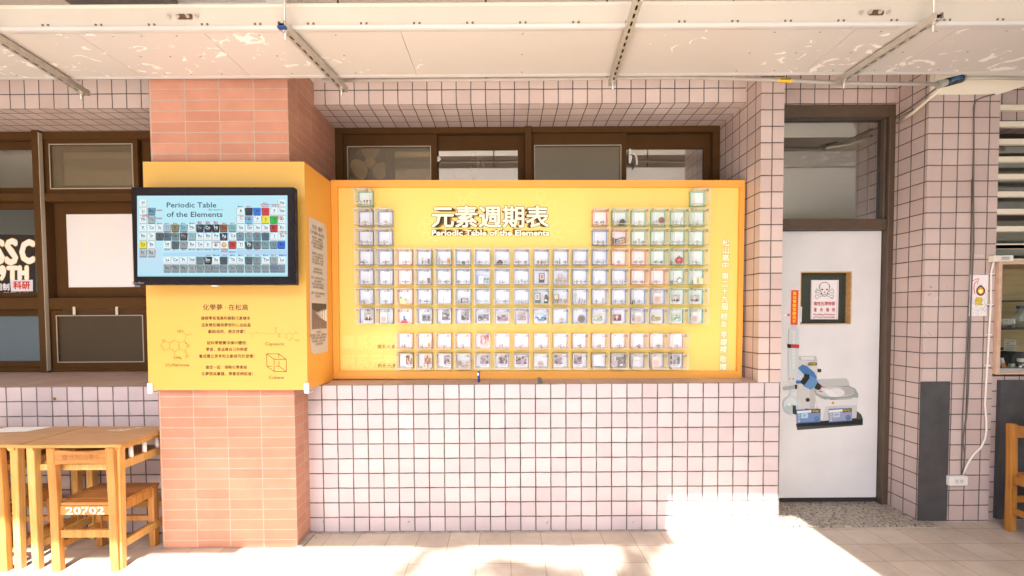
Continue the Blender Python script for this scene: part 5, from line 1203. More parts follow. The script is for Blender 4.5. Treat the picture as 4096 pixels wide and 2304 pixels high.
for line in SPEC.split('\n'):
    key, items = line.split('|'); items = [s_.split() for s_ in items.split(';')]
    fam = lambda it: ('A', it[3]) if it[0] == 'A' else ('E', it[3]) if it[0] == 'E' else (it[0], it[4] if len(it) > 4 else it[3])
    for it in items:
        k, u = it[0], float(it[1]); tt = tagtxt(key)
        same = sorted(float(q_[1]) for q_ in items if fam(q_) == fam(it)); pos = ''
        if len(same) == 2: pos = ('leftmost ', 'rightmost ')[same.index(u)]
        elif len(same) == 3: pos = ('leftmost ', 'middle ', 'rightmost ')[same.index(u)]
        front = .03 + .03 * ((NUM.get(key, 3) * 7) % 5) / 5
        ymid = .048
        if k == 'A':
            ln_ = float(it[2]) * BW; r_ = .0062 if it[3] not in ('olive', 'gold') else .0075
            so = put(key, 'clip_stand', u, 0, ymid, ('clear clip stand under the %s%s ampoule in the %s' % (pos, FD[it[3]], tt)), 'stand', 'clear clip stands in the boxes'); inst('clip', STAND, so)
            o = put(key, 'ampoule', u, .155, ymid, '%s%s glass ampoule lying in the %s' % (pos, FD[it[3]], tt), 'ampoule', 'glass ampoules in the boxes'); ampoule(o, 0, ln_, r_, it[3], tilt=((NUM.get(key, 3) * 13) % 7 - 3) * .012)
        elif k == 'E':
            ln_ = float(it[2]) * BH; o = put(key, 'ampoule', u, .5 * float(it[2]), ymid + .012, '%s%s glass tube standing upright in the %s' % (pos, FD[it[3]], tt), 'ampoule', 'glass ampoules in the boxes'); ampoule(o, 0, ln_, .0058 if key != 'Hg' or u > .3 else .009, it[3], upright=True, tilt=.12 if key in ('Hg', 'F') else 0)
        elif k == 'V':
            nm = ' '.join(it[4:]); o = put(key, 'vial', u, 0, ymid - .012, '%ssmall vial with %s cap in the %s' % (pos, nm, tt), 'vial', 'small vials in the boxes'); vial(o, float(it[2]) * BH, .0066 if key != 'Tc' else .0105, it[3], liquid='#c9d8ea' if key == 'Tc' else None)
        elif k == 'O': o = put(key, 'bottle', u, 0, ymid, '%s bottle with white cap in the %s' % (it[4], tt), 'bottle'); bottle(o, float(it[2]) * BH, .0105, it[3])
        elif k == 'D':
            r_ = float(it[2]) * BW / 2; o = put(key, 'coin', u, .06, ymid, '%s%s round coin standing in the %s' % (pos, it[4], tt), 'coin', 'coins in the boxes'); disc_coin(o, r_, it[3], metal=.3 if key in ('Rg', 'U', 'Cm', 'Fm') else .6, cap=key in ('Cn', 'U', 'Cm', 'Fm', 'Ag', 'Au'))
            b = MB(); b.prism([(-.012, -.0066), (.012, -.0066), (.006, .004), (-.006, .004)], 'y', -.006, -.004); b.prism([(-.012, -.0066), (.012, -.0066), (.006, .004), (-.006, .004)], 'y', .004, .006); so = put(key, 'coin_stand', u, .06, ymid, 'clear stand under the %s%s coin in the %s' % (pos, it[4], tt), 'stand', 'clear coin stands in the boxes'); inst('easel', b.mesh('easel', M_STAND), so)
        elif k == 'K': o = put(key, 'stone', u, 0, ymid + .01, '%s lump of rock in the %s' % (' '.join(it[5:]), tt), 'rock'); rock(o, float(it[2]) * BW, float(it[3]) * BH, it[4], NUM[key])
        elif k == 'B':
            s_ = float(it[2]) * BW; o = put(key, 'block', u, 0, ymid + .005, '%s block standing in the %s' % (it[4], tt), 'block'); b = MB(); ww = s_ * (.75 if key == 'Xe' else 1); b.prism([(-ww / 2 + .002, 0), (ww / 2 - .002, 0), (ww / 2, .002), (ww / 2, s_ - .002), (ww / 2 - .002, s_), (-ww / 2 + .002, s_), (-ww / 2, s_ - .002), (-ww / 2, .002)], 'y', -s_ / 2, s_ / 2); inst('body', b.mesh('body', cm(it[3], .3)), o)
            if key in ('Th', 'U'): b = MB(); b.prism([(-.005, s_ * .3), (.004, s_ * .32), (.006, s_ * .55), (-.001, s_ * .66), (-.006, s_ * .5)], 'y', -s_ / 2 - .0008, -s_ / 2 - .0002); inst('specimen', b.mesh('specimen', cm('#7a5a30', .5)), o)
        elif k == 'B2':
            h_ = float(it[2]) * BH; o = put(key, 'metal_piece', u, 0, ymid, '%s angular piece standing in the %s' % (it[4], tt), 'metal piece'); b = MB()
            if key == 'Fm': b.prism([(-.022, 0), (.03, 0), (.034, .034), (-.016, .036)], 'y', -.012, .012); b.prism([(-.018, .0365), (.006, .0365), (-.004, .056), (-.022, .056)], 'y', -.009, .009); b.prism([(-.034, .0565), (.032, .0565), (.032, .076), (-.034, .078)], 'y', -.010, .010)
            else: b.prism([(-.016, 0), (.014, 0), (.02, h_ * .6), (.006, h_), (-.008, h_ * .96), (-.012, h_ * .5)], 'y', -.01, .01)
            inst('body', b.mesh('body', cm(it[3], .35, .3)), o)
            b = MB(); b.box(-.01, .008, -.0128 if key == 'Fm' else -.0108, -.0121 if key == 'Fm' else -.0101, .018, .028); inst('paper_label', b.mesh('paper_label', M_CARD), o)
        elif k == 'G':
            h_ = float(it[2]) * BH; o = put(key, 'foil_bag', u, 0, ymid, 'crinkled silver foil bag in the %s' % tt, 'foil bag'); b = MB(); rnd = random.Random(NUM[key]); gx, gz = 5, 9
            P = [[(-.011 + .022 * i / gx, rnd.uniform(-.003, .003) - .006 * math.sin(math.pi * i / gx) * math.sin(math.pi * j / gz), h_ * j / gz) for i in range(gx + 1)] for j in range(gz + 1)]
            for j in range(gz):
                for i in range(gx): b.face([P[j][i], P[j][i + 1], P[j + 1][i + 1], P[j + 1][i]]); b.face([(p_[0], .006 - p_[1], p_[2]) for p_ in (P[j][i], P[j + 1][i], P[j + 1][i + 1], P[j][i + 1])])
            inst('bag', b.mesh('bag', cm('#8d7d70', .25, .8)), o)
        elif k == 'Q':
            r_ = float(it[2]) * BW / 2; o = put(key, 'round_flask', u, 0, ymid - .003, '%s round glass globe with a pointed tip in the %s' % (' '.join(it[4:]), tt), 'flask'); b = MB(); pr = [(r_ * math.sin(R(a)), r_ - r_ * math.cos(R(a))) for a in range(0, 166, 15)] + [(r_ * .16, r_ * 2.05), (r_ * .1, r_ * 2.25), (0, r_ * 2.3)]
            b.lathe(pr, n=20); inst('globe', b.mesh('globe', cm(it[3], .12) if key == 'Br' else M_AMP), o)
            if key == 'Br': b = MB(); b.lathe([(0, -.001), (r_ * .6, -.001), (r_ * .72, r_ * .3), (r_ * .62, r_ * .2)], n=18); inst('base_ring', b.mesh('base_ring', cm('#2c2e3a', .4)), o)
        elif k == 'I':
            h_ = float(it[2]) * BH; o = put(key, 'bullion_card', u, .1 if key == 'Pd' else .03, ymid + .015, '%s bullion card holding a small metal bar in the %s' % (it[4], tt), 'card'); wdt = h_ * .6; b = MB(); b.box(-wdt / 2, wdt / 2, 0, .0016, 0, h_); inst('card', b.mesh('card', cm(it[3], .5)), o)
            b = MB(); b.prism([(-wdt * .33, h_ * .34), (wdt * .33, h_ * .34), (wdt * .33, h_ * .86), (wdt * .25, h_ * .92), (-wdt * .25, h_ * .92), (-wdt * .33, h_ * .86)], 'y', -.0008, -.0002); inst('window', b.mesh('window', M_CARD), o)
            b = MB(); b.box(-wdt * .23, wdt * .23, -.0024, -.001, h_ * .42, h_ * .84); inst('bar', b.mesh('bar', cm({'Pd': '#a87860', 'Pt': '#a58c80', 'Au': '#f0c860'}[key], .35, .5)), o)
        elif k == 'I2':
            o = put(key, 'silver_bar', u, .36, ymid + .012, 'rounded silver bar above the coins in the %s' % tt, 'metal bar'); b = MB(); b.prism([(-.013, 0), (.013, 0), (.016, .003), (.016, .03), (.013, .033), (-.013, .033), (-.016, .03), (-.016, .003)], 'y', 0, .005); inst('bar', b.mesh('bar', cm('#b39c90', .3, .6)), o); b = MB(); b.prism([(-.008, .008), (.008, .008), (.01, .018), (.004, .026), (-.006, .025), (-.01, .016)], 'y', -.0012, -.0003); inst('emblem', b.mesh('emblem', cm('#d4c0b4', .3, .6)), o)
        elif k == 'X':
            o = put(key, 'carton', u, 0, ymid + .02, 'white carton with a blue side stripe in the %s' % tt, 'carton'); h_ = .06; b = MB(); b.box(-.026, .03, 0, .02, 0, h_); inst('box_body', b.mesh('box_body', M_CARD), o); b = MB(); b.box(-.0262, -.014, -.0006, -.0001, .004, h_); b.box(-.0262, .03, -.0006, -.0001, 0, .0035); inst('stripe', b.mesh('stripe', cm('#6f94d4', .5)), o); b = MB(); b.box(-.008, .022, -.0006, -.0001, .04, .0415); b.box(-.008, .006, -.0006, -.0001, .034, .0365); inst('print', b.mesh('print', cm('#6a5a60', .5)), o)
        elif k == 'X2':
            o = put(key, 'dark_card', u, .05, ymid + .02, 'dark boxed specimen card behind the ampoules in the %s' % tt, 'card'); b = MB(); b.box(-.026, .026, 0, .006, 0, .034); inst('card', b.mesh('card', cm('#4a3f3c', .5)), o); b = MB(); b.box(-.014, .02, -.0008, -.0002, .004, .03); inst('paper_label', b.mesh('paper_label', cm('#cbbfb8', .5)), o)
        elif k == 'W':
            o = put(key, 'white_card', u, .1, ymid + .03, 'blank white rounded card with tiny blue letters in the %s' % tt, 'card'); b = MB(); b.prism([(-.024, 0), (.024, 0), (.028, .004), (.028, .076), (.024, .08), (-.024, .08), (-.028, .076), (-.028, .004)], 'y', 0, .0016); inst('card', b.mesh('card', mat('bright_card', (.85, .85, .86), .4)), o); P_ = Pic(lambda a, c_, k_: Vector((a, -.0003, c_))); P_.text('Es', .008, .056, .014, '#5a78c8', down=False); inst('letters', P_.mesh('letters', M_PRINT), o)
        elif k == 'R':
            so = put(key, 'bead_stand', u, 0, ymid, 'clear tripod stand holding the bead in the %s' % tt, 'stand'); b = MB()
            for a in (0, 120, 240): b.cyl((.008 * math.cos(R(a)), .008 * math.sin(R(a)), 0), (0, 0, .028), .0012, n=6)
            inst('tripod', b.mesh('tripod', M_STAND), so); o = put(key, 'metal_bead', u, .255, ymid, 'small dark metal bead on a stand in the %s' % tt, 'bead'); b = MB(); b.lathe([(.0042 * math.sin(R(a)), .0042 - .0042 * math.cos(R(a))) for a in range(0, 181, 20)], n=12); inst('ball', b.mesh('ball', cm('#5c4236', .4, .5)), o)
        elif k == 'S':
            h_ = float(it[2]) * BH; o = put(key, 'coin_slab', u, .04, ymid + .012, '%s plastic coin holder standing in the %s' % (it[3], tt), 'coin holder', 'plastic coin holders in the boxes', rot=.04 if key in ('Og', 'Md') else -.02); slab(o, h_ * .7, h_, {'pinkish': '#d8bcae', 'clear': '#d3d2d4', 'pale': '#c9c2bf'}[it[3]], coin='#c2a898' if key != 'Md' else '#c4bcc8')
        elif k == 'P':
            o = put(key, 'ceramic_chip', u, .05, ymid + .02, 'tilted gold and brown chip package in the %s' % tt, 'chip', rot=.0); b = MB(); M_ = Matrix.Rotation(-.22, 3, 'Y')
            b.box(-.032, .034, 0, .004, .004, .046, M=M_); inst('body', b.mesh('body', cm('#7a5632', .4, .3)), o); b = MB(); b.box(-.024, .026, -.0016, -.0002, .012, .038, M=M_); inst('lid', b.mesh('lid', cm('#d9c8b0', .4)), o); b = MB(); b.box(-.018, .0, -.0024, -.0018, .017, .033, M=M_); b.box(.004, .021, -.0024, -.0018, .017, .033, M=M_); inst('die', b.mesh('die', cm('#a8752c', .35, .6)), o)
            o = put(key, 'dark_wafer', .14, .02, ymid + .01, 'dark wafer piece leaning at left in the %s' % tt, 'wafer'); b = MB(); b.prism([(-.012, 0), (.022, 0), (.024, .036), (-.014, .05)], 'y', 0, .002); inst('wafer', b.mesh('wafer', cm('#4c3420', .3, .5)), o)
        elif k == 'F':
            wdt, h_, kd = float(it[2]) * BW, float(it[3]) * BH, it[4]
            uu = min(max(u, float(it[2]) / 2 + .05), 1 - float(it[2]) / 2 - .05)
            o = put(key, 'photo_card', uu, .01, .078, {'portrait': 'black and white portrait', 'redportrait': 'portrait with a red background', 'mono': 'black and white laboratory photo', 'purple': 'brownish grey photo', 'land': 'landscape photo', 'aerial': 'aerial town photo', 'blue': 'photo with blue tones', 'pink': 'pink photo', 'orange': 'orange brown photo'}[kd] + ' card inside the ' + tt, 'photo card', 'photo cards in the boxes'); photo(o, wdt, h_, kd, NUM[key])
        elif k == 'L':
            s_ = .0085 if it[3] == 'lan' else .0105
            rows = [('#f4efe6', 4, 0, .5), ('#e8e07a', 5, 1, 0), ('#e8e07a', 5, 2, 0), ('#e8e07a', 5, 3, 0), ('#2fae6a', 1, 4, 0), ('#2fae6a', 1, 5, 0)] if it[3] == 'lan' else [('#c8322c', 5, 0, 0), ('#c8322c', 4, 1, .5), ('#2c5ab0', 3, 2, 1), ('#2c5ab0', 1, 3, 2), ('#2c5ab0', 1, 4, 2)]
            bm_ = MB(); b = bm_.box(0, s_ * .94, 0, s_ * .94, 0, s_ * .96); me_ = {}
            for col, n_, lv, off in rows:
                for i in range(n_):
                    c_ = '#a81f24' if (lv == 3 and i == 4 and it[3] == 'lan') else '#f2f2f2' if (it[3] == 'act' and lv == 2 and i == 0) else col
                    if c_ not in me_: me_[c_] = b.mesh('cube', cm(c_, .4))
                    cn = {'#f4efe6': 'white', '#f2f2f2': 'pale', '#e8e07a': 'yellow', '#2fae6a': 'green', '#a81f24': 'dark red', '#c8322c': 'red', '#2c5ab0': 'blue'}[c_]
                    only = n_ == 1
                    lab = '%s letter cube, %s in row %d up of the %s stack' % (cn, 'alone' if only else '%s from left' % ('first', 'second', 'third', 'fourth', 'fifth')[i], lv + 1, 'yellow topped' if False else ('鑭系元素' if it[3] == 'lan' else '錒系元素'))
                    o = put(key, 'small_cube', 0, 0, ymid, lab, 'cube', 'small letter cubes stacked in the ' + tt); o.matrix_basis = BOX[key].matrix_basis @ Matrix.Translation((.026 + (i + off) * s_, ymid, .0034 + lv * s_)); inst('face_block', me_[c_], o)
# ================================================================== school desks and chairs
M_DTOP = wood_mat('desk_top_wood', (.40, .195, .05), (.49, .265, .085), 4, 'x', .3)
M_DLEG = wood_mat('desk_leg_wood', (.50, .265, .075), (.60, .36, .125), 5, 'z', .4)
M_CH = wood_mat('chair_wood', (.35, .145, .032), (.46, .215, .06), 5, 'z', .4)
M_CHX = wood_mat('chair_slat_wood', (.30, .12, .03), (.40, .175, .05), 5, 'x', .38)
M_DOW = mat('white_dowel', (.78, .74, .68), .4)
M_STEN = mat('white_stencil', (.74, .70, .64), .7)
GZ0 = FZ
def desk(x0, x1, y0, y1, label, dowels=True):
    H = .74; root = empty('school_desk', ((x0 + x1) / 2, (y0 + y1) / 2, GZ0), label, 'desk', 'wooden school desks')
    b = MB(); b.box(x0, x1, y0, y1, H - .02, H); b.build('desktop', M_DTOP, root, bevel=.004)
    lw_ = .046; ix = .028
    for sx, lx in ((-1, x0 + ix), (1, x1 - ix - lw_)):
        for sy, ly in ((-1, y0 + .02), (1, y1 - .02 - lw_)):
            b = MB(); a0, a1, c0, c1 = lx, lx + lw_, ly, ly + lw_; tp = .008
            top = [(a0, c0, H - .0205), (a1, c0, H - .0205), (a1, c1, H - .0205), (a0, c1, H - .0205)]
            bx0, bx1 = (a0 + tp, a1) if sx < 0 else (a0, a1 - tp)
            bot = [(bx0, c0, GZ0), (bx1, c0, GZ0), (bx1, c1 - tp, GZ0), (bx0, c1 - tp, GZ0)]
            b.face(bot[::-1]); b.face(top)
            for k in range(4): b.face([bot[k], bot[(k + 1) % 4], top[(k + 1) % 4], top[k]])
            b.build('leg', M_DLEG, root, bevel=.004)
        # curved support under the top along the side
        b = MB(); xa = lx - .004; b.prism([(y0 + .008, H - .021), (y0 + .012, H - .036), (y0 + .022, H - .046), (y1 - .022, H - .046), (y1 - .012, H - .036), (y1 - .008, H - .021)], 'x', xa if sx > 0 else xa + .02, xa + .054 if sx < 0 else xa + .054 - .02 + .006)
        b.build('side_batten', M_DLEG, root, bevel=.002)
        b = MB(); sx0 = lx + .012; b.box(sx0, sx0 + .022, y0 + .0665, y1 - .0665, .575, .625); b.build('side_rail', M_DLEG, root, bevel=.002)
        b = MB(); b.box(sx0, sx0 + .022, y0 + .0665, y1 - .0665, .10, .145); b.build('stretcher', M_DLEG, root, bevel=.002)
    b = MB(); b.box(x0 + .075, x1 - .075, y0 + .075, y1 - .07, .61, .622); b.build('book_shelf', M_DTOP, root)
    b = MB(); b.box(x0 + .0745, x1 - .0745, y0 + .05, y0 + .07, .572, .609); b.build('front_rail', M_DLEG, root, bevel=.002)
    b = MB(); b.box(x0 + .0745, x1 - .0745, y1 - .06, y1 - .035, .20, .245); b.build('stretcher', M_DLEG, root, bevel=.002)
    if dowels:
        for k in range(3):
            yy = y0 + .13 + k * .105
            b = MB(); b.cyl((x1 - ix - .022, yy, .6255), (x1 - ix - .022, yy, H - .047), .0125, n=14); b.build('dowel', M_DOW, root)
    return root
DY0, DY1 = -.475, -.02
desk(-2.873, -2.266, DY0, DY1, 'wooden school desk beside the brick pillar with white dowels')
desk(-3.49, -2.880, DY0 + .01, DY1 + .01, 'wooden school desk at the left edge of the picture')
# worn paint on the desktop, and a sheet of paper
p = Pic(lambda u, v, k: Vector((u, v, .7406 + .0004 * k)))
random.seed(8)
for pts in ([(-2.565, -.16), (-2.53, -.155), (-2.50, -.10), (-2.53, -.095)], [(-2.61, -.15), (-2.585, -.148), (-2.555, -.105), (-2.575, -.1)], [(-2.645, -.145), (-2.62, -.14), (-2.60, -.125), (-2.63, -.12)], [(-2.52, -.085), (-2.48, -.08), (-2.47, -.06), (-2.51, -.062)]): p.poly(pts, '#e6ddd0')
p.poly([(-2.75, -.13), (-2.69, -.125), (-2.69, -.118), (-2.75, -.12)], '#e0b24a')
p.build('paint_mark', M_PRINT, bpy.data.objects['desktop'])
b = MB(); b.face([(-3.45, -.19, .7412), (-3.16, -.16, .7412), (-3.10, -.03, .7415), (-3.40, -.03, .7412)]); b.build('paper', mat('paper', (.78, .76, .72), .7), None, 'white sheet of paper lying on the left desk', 'paper')

def chair(loc, rot, label, number=None, wood=M_CH, slat=M_CHX, mirror=False):
    """origin on the floor under the seat; the back is at local -y"""
    root = empty('wooden_chair', mat=Matrix.Translation(loc) @ Matrix.Rotation(rot, 4, 'Z'), label=label, cat='chair', group='wooden school chairs')
    hw, pw, pd = .197, .048, .036; SH = .41; TOP = .742
    for s_ in (-1, 1):
        xa = s_ * (hw - pw / 2); b = MB()
        prof = [(-.018, 0), (.020, 0), (.018, SH - .02), (.008, TOP - .006), (.004, TOP), (-.024, TOP), (-.026, TOP - .008), (-.018, SH)]
        b.prism(prof, 'x', xa - pw / 2, xa + pw / 2); b.build('back_post', wood, root, bevel=.004, world=False)
        b = MB(); b.box(xa - .02, xa + .02, .27, .312, 0, SH - .0205); b.build('front_leg', wood, root, bevel=.004, world=False)
        b = MB(); b.box(xa - .011, xa + .011, .021, .2695, SH - .075, SH - .021); b.build('side_apron', wood, root, bevel=.002, world=False)
        b = MB(); b.box(xa - .010, xa + .010, .0205, .2695, .125, .165); b.build('side_stretcher', wood, root, bevel=.002, world=False)
    # curved back rail
    b = MB(); n = 8; x0, x1 = -hw + pw + .0005, hw - pw - .0005
    fr_ = lambda t: -.012 - .0 + .012 * (1 - (2 * t - 1) ** 2); zt_ = lambda t: TOP - .012 - .012 * (1 - (2 * t - 1) ** 2)
    P = [(x0 + (x1 - x0) * i / n, fr_(i / n), zt_(i / n)) for i in range(n + 1)]
    for (xa, ya, za), (xb, yb_, zb2) in zip(P, P[1:]):
        z0_ = TOP - .098
        b.face([(xa, ya - .012, z0_), (xb, yb_ - .012, z0_), (xb, yb_ - .012, zb2), (xa, ya - .012, za)]); b.face([(xb, yb_ + .008, z0_), (xa, ya + .008, z0_), (xa, ya + .008, za), (xb, yb_ + .008, zb2)])
        b.face([(xa, ya - .012, za), (xb, yb_ - .012, zb2), (xb, yb_ + .008, zb2), (xa, ya + .008, za)]); b.face([(xa, ya + .008, z0_), (xb, yb_ + .008, z0_), (xb, yb_ - .012, z0_), (xa, ya - .012, z0_)])
    b.face([(x0, -.024, z0_), (x0, -.024, P[0][2]), (x0, -.004, P[0][2]), (x0, -.004, z0_)]); b.face([(x1, -.004, z0_), (x1, -.004, P[-1][2]), (x1, -.024, P[-1][2]), (x1, -.024, z0_)])
    br_ = b.build('back_rail', slat, root, bevel=.002, world=False)
    if number:
        P_ = Pic(lambda u, v, k: Vector((u, -.012 - .012 - .0005 - .0003 * k + .012 * (1 - ((u - x0) / (x1 - x0) * 2 - 1) ** 2), v)))
        P_.text('臺北松山高中', 0, TOP - .072, .038, '#7c4d28', 'c', down=False); inst('faded_writing', P_.mesh('faded_writing', M_PRINT), br_)
    # seat slats
    ys_ = [(-.0, .058), (.061, .122), (.125, .186), (.189, .25), (.253, .322)]
    for a, c_ in ys_:
        xe = hw - .002 if a > .02 else hw - pw - .0005
        b = MB(); b.box(-xe, xe, max(a, .0) , c_, SH - .02, SH + random.uniform(-.001, .001)); b.build('seat_slat', slat, root, bevel=.002, world=False)
    b = MB(); b.box(-hw + pw + .0005, hw - pw - .0005, -.004, .018, SH - .075, SH - .0205); ap = b.build('back_apron', wood, root, bevel=.002, world=False)
    if number:
        P_ = Pic(lambda u, v, k: Vector((u, -.0046 - .0004 * k, v)))
        P_.text(number, 0, SH - .069, .061, '#eee6da', 'c', down=False, bold=.0016, width=.225); o_ = inst('stencil_number', P_.mesh('stencil_number', M_PRINT), ap)
        b = MB()
        for i in range(5): xx = -.088 + i * .0445; b.box(xx - .0016, xx + .0016, -.0058, -.0055, SH - .072, SH - .024)
        b.build('stencil_gaps', wood, ap, world=False)
    b = MB(); b.box(-hw + pw + .0005, hw - pw - .0005, -.008, .012, .200, .246); b.build('back_stretcher', wood, root, bevel=.003, world=False)
    b = MB(); b.box(-hw + .04, hw - .04, .28, .302, SH - .075, SH - .021); b.build('front_apron', wood, root, bevel=.002, world=False)
    b = MB(); b.box(-hw + .04, hw - .04, .282, .300, .17, .205); b.build('front_stretcher', wood, root, bevel=.002, world=False)
    return root
chair(Vector((-2.505, -.455, GZ0)), 0, 'wooden school chair stencilled 20702 pushed under the desk by the pillar', '20702')
chair(Vector((-3.165, -.455, GZ0)), 0, 'wooden school chair cut off by the left edge of the picture', '20706')
M_CHD = wood_mat('dark_chair_wood', (.36, .135, .022), (.46, .19, .04), 5, 'z', .42)
M_CHDX = wood_mat('dark_chair_slats', (.30, .11, .03), (.38, .15, .04), 5, 'x', .42)
chair(Vector((3.636, -.03, GZ0)), math.pi, 'dark orange wooden chair cut off by the right edge of the picture', None, M_CHD, M_CHDX)

# ================================================================== right hand wall: plates, outlet, cables, notices, display case, louvres
M_SLATE = mat('dark_plate', (.055, .05, .05), .55, noise=.2, nscale=9, bump=.1, bscale=60)
b = MB(); b.box(2.948, 3.155, .1005, .1095, -.012, .995); b.build('dark_plate', M_SLATE, None, 'tall dark grey board fixed low beside the door reveal', 'board', bevel=.001)
b = MB(); b.box(3.515, 4.4, .1005, .1295, .0, 1.0); b.build('dark_plate', M_SLATE, None, 'dark grey board behind the chair at the far right', 'board', bevel=.001)
ot = empty('power_outlet', (3.21, .11, .252), 'white double power outlet low on the right tiled wall', 'outlet')
b = MB(); b.box(3.143, 3.277, .078, .1096, .252, .320); cv = b.build('cover', mat('outlet_white', (.72, .68, .62), .35), ot, bevel=.005)
b = MB(); b.box(3.178, 3.247, .0762, .0778, .268, .305); b.build('face_plate', mat('outlet_face', (.66, .63, .58), .4), ot)
for sx in (3.196, 3.23):
    b = MB(); b.box(sx - .008, sx - .006, .0755, .076, .282, .297); b.box(sx + .004, sx + .006, .0755, .076, .283, .296); b.cyl((sx - .001, .0755, .275), (sx - .001, .0761, .275), .0025, n=8); b.build('socket', M_INK, ot)
zz = lambda a, b, Y=.1: at(3640 + a / 2.195, 1480 + b / 2.195, Y)
z2_ = lambda a, b, Y=.1: at(3640 + a / 2.787, 980 + b / 2.787, Y)
cb = [at(3560 + 845 / 2.013, 280 + 430 / 2.013, .1)]
b = MB(); b.tube([z2_(935, 180, .085), z2_(905, 300), z2_(900, 660), z2_(880, 1000), z2_(862, 1340), zz(675, 0), zz(668, 120), zz(658, 300), zz(668, 420), zz(672, 520), zz(660, 600), zz(625, 680), zz(560, 740), zz(525, 790), zz(495, 850), zz(462, 915)], .0062, 8)
wc = b.build('cable', mat('white_cable', (.74, .68, .60), .45), None, 'white cable curving down to the outlet from the small box', 'cable')
for a, c_ in ((905, 323), (888, 665), (880, 1000), (862, 1343)):
    q0 = z2_(a, c_); b = MB(); b.box(q0.x - .012, q0.x + .012, .09, .1095, q0.z - .004, q0.z + .004); b.build('clip', M_CLIP, wc)
M_DCAB = bpy.data.materials['dark_cable']
def zt4(a, b_, Y=.1): return at(3560 + a / 2.013, 280 + b_ / 2.013, Y)
b = MB(); b.tube([zt4(840, 195, .104), zt4(760, 215), zt4(690, 245), zt4(676, 300), zt4(675, 640), zt4(672, 1000), zt4(675, 1400), z2_(690, 400), z2_(678, 700), zz(518, 0), zz(510, 220), zz(495, 420), zz(470, 570), zz(465, 640), zz(482, 740), zz(475, 850), zz(455, 918)], .0042, 6); b.build('cable', M_DCAB, None, 'thin dark cable running down the right tiled wall, right one of two', 'cable')
b = MB(); b.tube([zt4(660, 880, .103), zt4(655, 1390, .103), z2_(640, 1000, .103), zz(480, 90, .103), zz(462, 420, .103), zz(458, 610, .103), zz(450, 918, .103)], .0034, 6); b.build('cable', M_DCAB, None, 'thin dark cable running down the right tiled wall, left one of two', 'cable')
a_ = z2_(1010, 150, .09); wb_ = empty('wiring_box', (a_.x, .09, a_.z - .02), 'small cream wiring box above the glass case corner', 'box')
b = MB(); b.box(3.402, 3.535, .062, .108, 1.838, 1.882); b.build('body', mat('box_cream', (.70, .64, .54), .4), wb_, bevel=.005)
p = Pic(lambda u, v, k: Vector((u, .0615 - .0003 * k, v)))
p.rect(3.446, 1.848, 3.508, 1.873, '#cfcac0'); p.layer()
for i in range(2):
    for j in range(7): p.rect(3.45 + j * .0078, 1.8515 + i * .011, 3.4555 + j * .0078, 1.8585 + i * .011, '#4a5578')
p.build('paper_label', M_PRINT, wb_)
p = Pic(onY(.109, .0004)); p.poly([(3640 + 732 / 2.787, 980 + 112 / 2.787), (3640 + 813 / 2.787, 980 + 112 / 2.787), (3640 + 813 / 2.787, 980 + 128 / 2.787), (3640 + 732 / 2.787, 980 + 128 / 2.787)], '#e8e2e0'); p.layer()
for j in range(9): p.rect(3640 + (738 + j * 8) / 2.787, 980 + 116 / 2.787, 3640 + (743 + j * 8) / 2.787, 980 + 125 / 2.787, '#77727a')
p.build('name_label', M_PRINT, None, 'tiny white label strip on a tile above the lamp notice', 'label')
# lamp notice
z = lambda a, b: (3640 + a / 2.787, 980 + b / 2.787); W_ = 1 / 2.787
p = Pic(onY(.104, .0004)); p.poly([z(658, 332), z(875, 332), z(855, 792), z(648, 792)], '#e9dedc'); p.layer()
random.seed(11)
for i in range(150):
    a, b_ = random.uniform(655, 850), random.triangular(500, 785, 700); s_ = random.uniform(2, 9); p.k = 1 + (i % 6) * .2
    p.poly([z(a, b_), z(min(862, a + s_ * 1.6), b_ + random.uniform(-3, 3)), z(min(860, a + s_), b_ + s_ * .8)], random.choice(['#4c4a46', '#6c6a62', '#8c8a80', '#5c6a44', '#7a8a54', '#a8a49a'] if b_ < 720 else ['#5c7038', '#7a8a48', '#98a060', '#4c5a34']))
p.k = 3
for i in range(2): p.line([z(705, 540 + i * 190), z(862, 560 + i * 165)], 6 * W_, '#cfc8c4')
p.line([z(722, 540), z(712, 480), z(722, 430), z(745, 400)], 8 * W_, '#cc3a30'); p.line([z(692, 402), z(765, 372), z(752, 438)], 6 * W_, '#cc3a30'); p.layer()
dr = lambda r_, c_: p.poly([z(788 + r_ * math.cos(R(t)), 512 + r_ * 1.08 * math.sin(R(t))) if not 225 < t < 315 else z(788 + r_ * .35 * math.cos(R(t)), 512 - r_ * 1.3) for t in range(0, 360, 15)], c_)
dr(50, '#3a1c0c'); p.layer(); dr(42, '#8a4a14'); p.layer(); dr(34, '#e09a30'); p.layer(); p.disc(z(788, 515)[0], z(788, 515)[1], 24 * W_, '#f8d484'); p.layer(); p.disc(z(788, 517)[0], z(788, 517)[1], 15 * W_, '#fdf2d2')
p.k = 4; u = z(766, 660); p.text('燈', u[0] + .6, u[1] + .6, 92 * W_, '#5a4a14', 'c', bold=2 * W_); p.layer(); p.text('燈', u[0], u[1], 92 * W_, '#d8b830', 'c', bold=2 * W_)
p.build('lamp_notice', M_PRINT, None, 'small notice with a glowing lamp and yellow character on tiles', 'notice')
